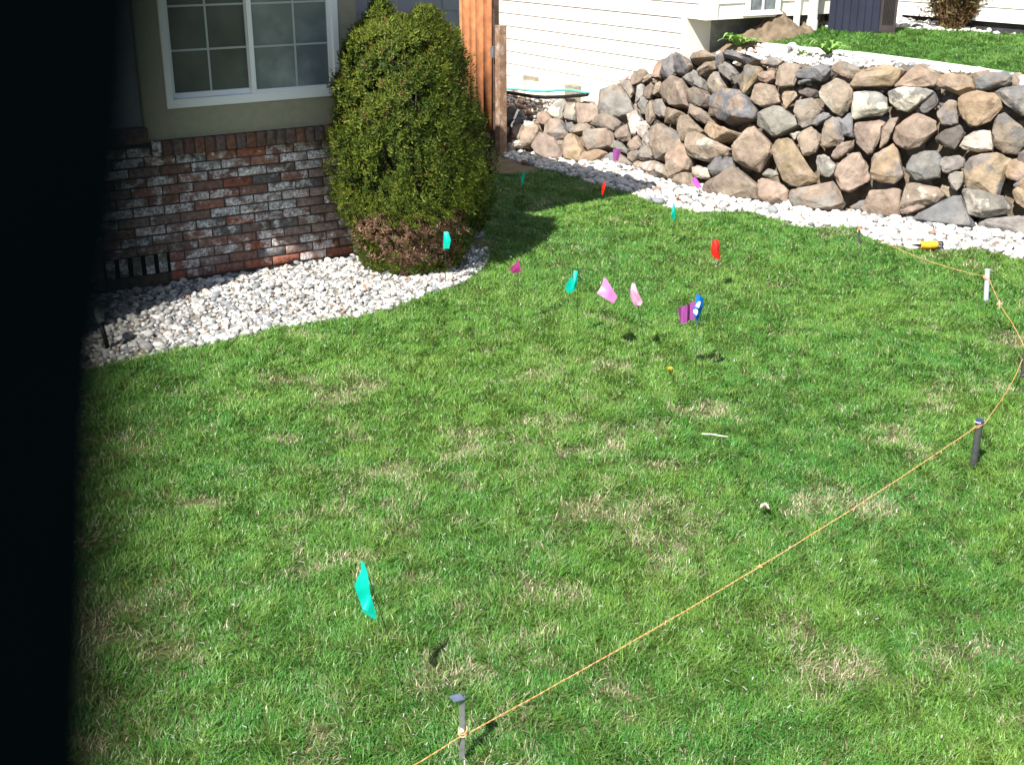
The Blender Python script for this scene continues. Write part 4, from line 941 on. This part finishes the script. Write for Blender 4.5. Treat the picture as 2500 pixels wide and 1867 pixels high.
def cord(paths, name):
    mb = MB(); rr = random.Random(2)
    for P in paths:
        pts = []
        for i in range(len(P) - 1):                            # Catmull-Rom
            p0, p1, p2, p3 = P[max(i - 1, 0)], P[i], P[i + 1], P[min(i + 2, len(P) - 1)]
            n = max(4, int((p2 - p1).length / .008))
            for k in range(n):
                t = k / n; pts.append(.5 * ((2 * p1) + (p2 - p0) * t + (2 * p0 - 5 * p1 + 4 * p2 - p3) * t * t + (3 * p1 - p0 - 3 * p2 + p3) * t ** 3))
        pts.append(P[-1])
        for ph in (0, math.pi):
            q = []
            for i, p in enumerate(pts):
                d = (pts[min(i + 1, len(pts) - 1)] - pts[max(i - 1, 0)]).normalized(); x = d.cross(UP).normalized(); y = d.cross(x)
                a = i * .9 + ph; w_ = .0006 * (1 + noise.noise(p * 12)); q.append(p + (x * math.cos(a) + y * math.sin(a)) * .0010 + Vector((noise.noise(p * 9), noise.noise(p * 9 + Vector((9, 9, 9))), 0)) * .0018)
            mb.tube(q, .00135, 5)
        for _ in range(int(len(pts) / 7)):                    # loose fibres
            p = rr.choice(pts); v_ = Vector((rr.uniform(-1, 1), rr.uniform(-1, 1), rr.uniform(-1, 1))) * rr.uniform(.006, .014); mb.tube([p, p + v_ * .5 + UP * .001, p + v_], .0004, 3)
    return mb
mb = cord([path, path2, path3, path4, path5], 'string'); ss = mb.build('string', M_string)
tag(ss, 'orange string stretched from stake to stake across the lawn', 'string')
mb = MB(); kp = path2[1]; rr = random.Random(8)
for _ in range(16):
    v_ = Vector((rr.uniform(-1, 1), rr.uniform(-1, 1), rr.uniform(-1, .8))).normalized() * rr.uniform(.014, .032); mb.tube([kp, kp + v_ * .6 + Vector((0, 0, rr.uniform(-.006, .006))), kp + v_], .0016, 4)
bm_ = mb.build('frayed_knot', mat('frayed_end', (.62, .45, .34), (.7, .5, .4), scale=40, rough=.9), ss)
mb = MB(); kp = path4[2].lerp(path4[3], .1)
for _ in range(14):
    v_ = Vector((rr.uniform(-1, 1), rr.uniform(-1, 1), rr.uniform(-.6, .6))).normalized() * rr.uniform(.006, .016); mb.tube([kp - v_ * .3, kp + v_], .0018, 4)
mb.build('knot', M_string, ss)
mb = knot(ks + Vector((-.006, .006, .002)), .0125, 0, tilt=.9); mb.build('string_loop', M_string, ss)

# ------------------------------------------------------------------ orange reel on the pebbles
RP = atz(2267, 606, .03); R0 = Vector((RP.x, RP.y, .055)); reel = empty('string_reel', (RP.x, RP.y, 0), 'orange string wound on a black reel lying on the white pebbles', 'string reel')
ax = Vector((.995, .10, .0)).normalized()
mb = MB(); pts = [R0 + ax * (x * .001) for x in range(-64, 65, 2)]; mb.tube(pts, [(.031 * (1 - abs(x / 66.) ** 4 * .3)) + .0022 * math.sin(x * 1.6) for x in range(-64, 65, 2)], 22); mb.build('wound_string', mat('bright_orange_string', (.80, .36, .02), (.88, .48, .05), scale=70, rough=.8, bump=.5, bscale=200), reel, smooth=True)
mb = MB(); mb.tube([R0 - ax * .062, R0 - ax * .10, R0 - ax * .145], [.008, .011, .005], 12); mb.build('axle', mat('black_plastic', (.015, .015, .016), rough=.5), reel, smooth=True); mb = MB(); mb.tube([R0 + ax * .060, R0 + ax * .066], .012, 16); mb.build('end_cap', bpy.data.materials['black_plastic'], reel, smooth=True); mb = MB()
lp = [R0 + ax * (.085 + .022 * math.cos(a)) + Vector((0, -.01, 0)) + UP * (.026 * math.sin(a) + .002) for a in [k * .35 for k in range(19)]]; mb.tube(lp, .0062, 8); mb.build('handle', bpy.data.materials['black_plastic'], reel, smooth=True)

# ------------------------------------------------------------------ solar light
SB = atz(267, 858); sl = empty('solar_light', SB, 'small path light with clear tapered cup in the pebbles by the brick wall', 'path light')
ts = aty(247, 789, SB.y); tc_ = aty(240, 755, SB.y); axd = (tc_ - ts).normalized()
mb = MB(); mb.tube([SB - UP * .03, ts], .0135, 12); mb.tube([ts, ts + axd * .006], .02, 16); mb.build('stem', mat('black_stem', (.012, .013, .014), rough=.5), sl, smooth=True)
M_cup = bpy.data.materials.new('clear_cup'); M_cup.use_nodes = True; b_ = M_cup.node_tree.nodes['Principled BSDF']; b_.inputs['Base Color'].default_value = (.7, .74, .75, 1); b_.inputs['Roughness'].default_value = .25; b_.inputs['Alpha'].default_value = .22
mb = MB(); mb.tube([ts + axd * .004, ts + axd * .03, ts + axd * .092], [.016, .024, .035], 24, cap=False); mb.tube([ts + axd * .092, ts + axd * .098], [.038, .036], 24, cap=False); mb.build('cup', M_cup, sl, smooth=True)
mb = MB(); mb.tube([ts + axd * .096, ts + axd * .104], [.045, .040], 24); mb.build('cap', mat('black_cap', (.02, .02, .022), rough=.4), sl)

# ------------------------------------------------------------------ weeds, dandelion, twig, leaf
M_weed = attr_mat('weed_leaf', rough=.5, spec=.3, namount=.15, nscale=40, transl=.2)
def weed(p, rad, n, seed, label, hgt=.6, c=(.15, .31, .06)):
    r = random.Random(seed); V, Fa, T = [], [], []
    for k in range(n):
        a = 2 * math.pi * k / n + r.uniform(-.25, .25); L = rad * r.uniform(.7, 1.15); w_ = L * r.uniform(.12, .19); e = r.uniform(.35, 1.0) * hgt
        dx, dy = math.cos(a), math.sin(a); t_ = r.uniform(.7, 1.25); S_ = 9
        for i in range(S_ + 1):
            u = i / S_; x = L * u * (1 - .15 * e * u); z = L * (e * 1.3 * u - e * 1.0 * u * u) + .01
            hw = w_ * math.sin(math.pi * min(1, u ** .7 * .92 + .05)) * (1.0 if i % 2 else .55)
            q = p + Vector((dx * x, dy * x, z)); s = Vector((-dy, dx, .25 * (1 if i % 2 else -1)))
            V += [tuple(q - s * hw), tuple(q - UP * hw * .25), tuple(q + s * hw)]; T += [(c[0] * t_ * 1.0, c[1] * t_, c[2] * t_), (c[0] * t_ * 1.5, c[1] * t_ * 1.3, c[2] * t_ * 1.6), (c[0] * t_, c[1] * t_, c[2] * t_)]
            if i:
                b0 = len(V) - 6; Fa += [(b0, b0 + 1, b0 + 4, b0 + 3), (b0 + 1, b0 + 2, b0 + 5, b0 + 4)]
    me = np_mesh('leafy_weed', np.array(V), np.array(Fa), np.array(T), smooth=True)
    me.transform(Matrix.Translation(-p)); o = bpy.data.objects.new('leafy_weed', me); COL.objects.link(o); me.materials.append(M_weed); o.location = p
    return tag(o, label, 'weed', 'weeds on the upper terrace')
def onb(x, y):
    q = atbank(x, y); return q if q is not None else tp(x, y)
weed(onb(1802, 128) + UP * .04, .27, 15, 1, 'broad leafed weed at the rounded end of the curb', 1.3)
weed(onb(2018, 147) + UP * .04, .25, 17, 2, 'large rosette weed in front of the straight curb', 1.3)
weed(onb(1957, 141) + UP * .02, .11, 8, 3, 'small sprout between the two large weeds', 1.0)
weed(onb(1410, 250), .10, 8, 4, 'small weed behind the low boulders', 1.2)
weed(atz(1298, 388), .12, 9, 5, 'pale green weed at the foot of the low boulders', .9, (.14, .24, .06))
dp = atz(1637, 908); dl_ = empty('dandelion', dp, 'single yellow dandelion flower in the lawn', 'flower')
mb = MB(); top_ = aty(1637, 900, dp.y); mb.tube([dp, top_], .0015, 6); mb.build('stem', M_weed if False else mat('flower_stem', (.12, .2, .04), rough=.6), dl_)
bm = bmesh.new(); 
for ring_, (rr_, zz) in enumerate(((.019, .0), (.015, .004), (.009, .007))):
    for k in range(16):
        a = 2 * math.pi * (k + ring_ * .5) / 16; d = Vector((math.cos(a), math.sin(a), 0)); s = Vector((-d.y, d.x, 0)) * .003
        o = top_ + UP * zz; bm.faces.new([bm.verts.new(o + s * .4), bm.verts.new(o + d * rr_ * .7 + s + UP * .003), bm.verts.new(o + d * rr_ + UP * .002), bm.verts.new(o + d * rr_ * .7 - s + UP * .003), bm.verts.new(o - s * .4)])
me = bpy.data.meshes.new('petals'); bm.to_mesh(me); bm.free(); link('petals', me, mat('yellow_petal', (.85, .55, .02), rough=.6), dl_)
a, b = atz(1713.6, 1059, .05), atz(1777, 1066, .052)
mb = MB(); mb.tube([a, a.lerp(b, .4) + Vector((0, .004, .003)), a.lerp(b, .75) + Vector((0, -.003, .002)), b], .0042, 7, r2=.003)
tag(mb.build('twig', mat('bleached_twig', (.55, .48, .38), (.66, .60, .50), scale=60, rough=.9), smooth=True), 'short bleached twig lying on the lawn', 'twig')
lp_ = atz(1868, 1243, .05); bm = bmesh.new(); g = []
for i in range(7):
    for j in range(4):
        u, v_ = i / 6, j / 3 - .5; wv = math.sin(math.pi * (u * .9 + .05)) * .022
        g.append(bm.verts.new(lp_ + Vector((-.022 + .044 * u, v_ * wv * 2 * .9, .012 * math.sin(u * 4) + .9 * v_ * v_ * .06 + .006 * math.sin(9 * u + 3 * v_)))))
for i in range(6):
    for j in range(3): bm.faces.new([g[i * 4 + j], g[i * 4 + j + 1], g[i * 4 + j + 5], g[i * 4 + j + 4]])
bmesh.ops.solidify(bm, geom=list(bm.faces), thickness=.0008)
me = bpy.data.meshes.new('dry_leaf'); bm.to_mesh(me); bm.free(); tag(link('dry_leaf', me, mat('dry_leaf', (.66, .58, .50), (.75, .70, .64), scale=60, rough=.8), smooth=True), 'curled pale dry leaf on the lawn', 'leaf')

# ------------------------------------------------------------------ things on the terrace
M_dirt = mat('loose_dirt', (.12, .088, .058), (.215, .162, .11), scale=9, rough=.97, bump=1, bscale=45)
DC = Vector((2.70, 12.98, 0)); z0 = tz(DC.x, DC.y)
bm = bmesh.new(); G_ = 84; gv = []
for i in range(G_):
    for j in range(G_):
        u, v_ = (i / (G_ - 1) - .5) * 1.9, (j / (G_ - 1) - .5) * .9
        rr = math.sqrt((u / .66) ** 2 + (v_ / .34) ** 2); pk = .31 * max(0, 1 - rr) ** 1.05 + .06 * math.exp(-((u - .42) ** 2 + v_ * v_) / .02)
        q = DC + U_ * u + V_ * v_; nz = noise.noise(q * 5) * .06 + noise.noise(q * 14) * .04 + noise.noise(q * 38) * .022
        gv.append(bm.verts.new((q.x, q.y, z0 - .03 + pk + (nz * min(1, 1.4 - rr) if rr < 1.4 else 0) - .35 * max(0, rr - .95))))
for i in range(G_ - 1):
    for j in range(G_ - 1): bm.faces.new([gv[i * G_ + j], gv[(i + 1) * G_ + j], gv[(i + 1) * G_ + j + 1], gv[i * G_ + j + 1]])
bmesh.ops.recalc_face_normals(bm, faces=bm.faces)
me = bpy.data.meshes.new('dirt_mound'); bm.to_mesh(me); bm.free(); tag(link('dirt_mound', me, M_dirt, smooth=True), 'heap of loose brown dirt in front of the white house window', 'dirt mound')
# weathered log at the top of the wall
a, b = onb(1672, 128) + UP * .05, onb(1756, 119) + UP * .06
mb = MB(); n = 14; pts = [a.lerp(b, i / n) + Vector((0, 0, .012 * math.sin(i * .9))) for i in range(n + 1)]; mb.tube(pts, [.03 + .035 * math.sin(math.pi * min(1, .15 + i / n * .75)) + .006 * math.sin(i * 2.3) for i in range(n + 1)], 12)
tag(mb.build('driftwood', mat('grey_log', (.16, .15, .12), (.40, .38, .32), scale=18, rough=.95, bump=1, bscale=40), smooth=True), 'weathered grey piece of wood lying behind the topmost boulders', 'wood')
# navy box with grooves against the far wing
bc_ = onb(2062, 62); bw, bd, bh = 1.05, .12, .85
BP_ = Cc + V_ * .38; BO = onplane(2022, 61, Cc + V_ * .16, V_); BE = onplane(2148, 64, BP_, V_); BF = onplane(2188, 64, BP_, V_); BO.z = min(BO.z, tz(BO.x, BO.y)) - .02
box = empty('utility_box', BO, 'dark navy plastic box with vertical grooves beside the white downspout', 'storage box')
M_navy = mat('navy_plastic', (.012, .014, .03), (.018, .021, .042), scale=5, rough=.5, spec=.4)
M_brn = mat('dark_brown_panel', (.035, .028, .028), (.05, .04, .04), scale=6, rough=.7)
mb = MB(); BI = Vector((.30, .954, 0)).normalized(); BD = Vector((BI.y, -BI.x, 0)); BE = onplane(2146, 62, BO, BI); BF = onplane(2186, 62, BO, BI); BE.z = BF.z = BO.z; W1 = (BE - BO).dot(BD)
mb.box(BO, BD * W1, BI * bd, UP * bh)
for k in range(7): mb.box(BO + BD * (.012 + k * W1 / 7) - BI * .014 + UP * .03, BD * (W1 / 7 - .02), BI * .0135, UP * (bh - .05))
mb.build('body', M_navy, box)
mb = MB(); mb.box(BO + BD * (W1 + .002), BD * (BF - BE).length, BI * bd, UP * (bh - .02)); mb.build('end_panel', M_brn, box)
mb = MB()
for k in range(8): mb.box(BO + BD * (W1 + .03 + k * .014) - BI * .008 + UP * .12, BD * .007, BI * .007, UP * .26)
mb.build('grille', M_dark, box)
mb = MB(); mb.box(BO - BI * .03 - BD * .02 + UP * (bh + .002), BD * (W1 + .30), BI * (bd + .05), UP * .04); mb.build('lid', M_navy, box, bevel=.006)
# shrub by the far wing
SHB = onb(2322, 76); sh = empty('shrub', SHB, 'brown and olive leafy shrub by the white wall at the top right', 'shrub')
rg = np.random.default_rng(12); mb = MB(); LV, LT = [], []
for k in range(120):
    a = rg.uniform(0, 6.28); sp = rg.uniform(.08, .78); hh = rg.uniform(.55, 1.15); p0 = SHB + Vector((math.cos(a) * .10 * rg.random(), math.sin(a) * .08, -.02)); p2 = p0 + Vector((math.cos(a) * sp, math.sin(a) * sp * .6, hh)); p1 = p0.lerp(p2, .5) - Vector((math.cos(a), math.sin(a), 0)) * sp * .18
    mb.tube([p0, p1, p2], .0045, 5, r2=.0015)
    for i in range(34):
        t = rg.uniform(.04, 1) ** .9; q = p0.lerp(p1, t * 2) if t < .5 else p1.lerp(p2, t * 2 - 1); d = Vector((rg.normal(), rg.normal(), rg.normal() * .5 + .15)).normalized(); L = rg.uniform(.04, .085); s = d.cross(Vector((rg.normal(), rg.normal(), rg.normal()))).normalized() * L * .13
        LV += [q, q + d * L * .45 + s, q + d * L, q + d * L * .45 - s]
        c = np.array([(.13, .055, .03), (.10, .095, .03), (.20, .13, .05), (.07, .035, .025)][rg.integers(4)]) * rg.uniform(.6, 1.3); LT += [c] * 4
mb.build('stem', mat('brown_stem', (.13, .08, .04), (.22, .15, .07), scale=20, rough=.9), sh)
me = np_mesh('foliage', np.array([tuple(v) for v in LV]), np.arange(len(LV)).reshape(-1, 4), np.array(LT)); link('foliage', me, M_leaf, sh)
# plank near the right edge
a, b = onb(2422, 62) + UP * .10, onb(2472, 84) + UP * .03
mb = MB(); d = (b - a); mb.box(a, d, BI * .13, UP * .025); tag(mb.build('plank', mat('pinkish_board', (.45, .36, .30), (.55, .46, .40), scale=9, rough=.85)), 'weathered pinkish board leaning on the pebbles by the black foundation', 'plank')
# grass tuft by the downspout
tp_ = onb(2008, 60); rg = np.random.default_rng(3); LV, LT = [], []
for k in range(150):
    a = rg.uniform(0, 6.28); L = rg.uniform(.12, .30); d = Vector((math.cos(a) * .5, math.sin(a) * .5, 1)).normalized(); q = tp_ + Vector((rg.normal(0, .05), rg.normal(0, .04), -.01)); s = Vector((-math.sin(a), math.cos(a), 0)) * .004
    LV += [q - s, q + s, q + d * L * .6 + s * .7, q + d * L * .6 - s * .7, q + d * L * .6 - s * .7, q + d * L * .6 + s * .7, q + d * L + Vector((math.cos(a), math.sin(a), -.4)) * L * .25 + s * .1, q + d * L + Vector((math.cos(a), math.sin(a), -.4)) * L * .25 - s * .1]
    LT += [np.array((.06, .15, .03)) * rg.uniform(.6, 1.6)] * 8
me = np_mesh('grass_tuft', np.array([tuple(v) for v in LV]), np.arange(len(LV)).reshape(-1, 4), np.array(LT)); tag(link('grass_tuft', me, M_grass), 'tall green grass tuft between the downspout and the navy box', 'grass tuft')
# pale blocks, hose and drain pipe at the low end
M_buff = mat('buff_block', (.24, .215, .16), (.34, .31, .24), scale=20, rough=.9, bump=.4, bscale=90)
M_block = mat('pale_block', (.62, .58, .48), (.72, .69, .60), scale=20, rough=.9, bump=.4, bscale=90)
def wt(px, py, off):                                          # point on a plane 'off' in front of the siding
    return onplane(1200 + px / 4.59, 120 + py / 4.59, Q0 + NL * off, U_)
BLK = [(150, 362, 325, 430, .10, 'long pale block nearest the fence post'), (378, 585, 350, 425, .10, 'pale block second from the fence post'), (350, 490, 288, 330, .07, 'small buff block lying across the joint of the long blocks'),
       (612, 820, 395, 440, .10, 'pale block third from the fence post'), (545, 612, 385, 430, .16, 'small upright block end by the hose'), (945, 1300, 400, 448, .12, 'long pale block under the siding beside the boulders'), (820, 938, 395, 452, .20, 'squat buff block in front of the long blocks')]
for x0, x1, y0, y1, off, lb in BLK:
    p0, p1 = wt(x0, y1, off), wt(x1, y1, off); zt = wt(x0, y0, off).z; p0.z = min(p0.z, tz(p0.x, p0.y)) - .02; d = p1 - p0; d.z = 0
    mb = MB(); mb.box(p0, d, NL * (off - .025) * -1, UP * (zt - p0.z)); o = mb.build('block', M_buff if 'buff' in lb else M_block, bevel=.006); tag(o, lb, 'block', 'pale blocks along the white siding')
def ground_tube(px, r, name, m, label, cat, off):
    pts = []
    for x, y in px:
        q = wt(x, y, off); q.z = max(q.z, tz(q.x, q.y) + .03); pts.append(q)
    mb = MB(); mb.tube(pts, r, 8); return tag(mb.build(name, m, smooth=True), label, cat)
ground_tube([(120, 440), (180, 445), (300, 452), (430, 466), (600, 476), (740, 462), (900, 462), (1000, 480), (1095, 494)], .013, 'garden_hose', mat('turquoise_hose', (.12, .55, .48), rough=.5), 'turquoise garden hose lying along the white siding', 'hose', .30)
ground_tube([(120, 478), (200, 490), (300, 505), (450, 530), (600, 542), (800, 537), (1000, 520), (1075, 508)], .02, 'drain_pipe', mat('black_pipe', (.015, .015, .016), rough=.5), 'black drain pipe lying beside the turquoise hose', 'pipe', .62)
hp_ = [onb(*q) + UP * .03 for q in ((1838, 108), (1848, 103), (1870, 97), (1895, 91), (1915, 89))]
mb = MB(); mb.tube(hp_, .013, 8); tag(mb.build('garden_hose', bpy.data.materials['turquoise_hose'], smooth=True), 'turquoise hose end curving over the rounded curb', 'hose')

# ------------------------------------------------------------------ added slab standing in for an unidentified dark shape, taken for a shadowed fingertip (out of focus)
def lens_pt(x, y, d): r_ = ray(x, y); fwd = Vector((0, cT, -sT)); return Vector((0, 0, H)) + r_ * (d / r_.dot(fwd))
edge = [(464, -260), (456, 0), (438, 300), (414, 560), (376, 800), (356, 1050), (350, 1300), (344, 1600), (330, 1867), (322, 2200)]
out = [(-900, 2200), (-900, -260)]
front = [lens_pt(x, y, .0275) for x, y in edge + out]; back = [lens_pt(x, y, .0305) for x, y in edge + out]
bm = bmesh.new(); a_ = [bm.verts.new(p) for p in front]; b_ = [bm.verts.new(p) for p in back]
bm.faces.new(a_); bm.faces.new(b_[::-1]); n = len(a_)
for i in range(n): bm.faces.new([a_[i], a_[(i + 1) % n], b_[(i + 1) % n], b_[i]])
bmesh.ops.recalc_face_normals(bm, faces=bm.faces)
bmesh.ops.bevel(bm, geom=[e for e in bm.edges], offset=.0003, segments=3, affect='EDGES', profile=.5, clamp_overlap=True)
me = bpy.data.meshes.new('lens_blocker'); bm.to_mesh(me); bm.free()
tag(link('lens_blocker', me, mat('shade_black', (.0003, .0007, .0009), (.0004, .0010, .0013), scale=300, rough=1, spec=0)), 'black out of focus stand-in for an unidentified shape close to the lens, covering the left edge of the view', 'case flap')  # near-black base colour carries the shape's shade
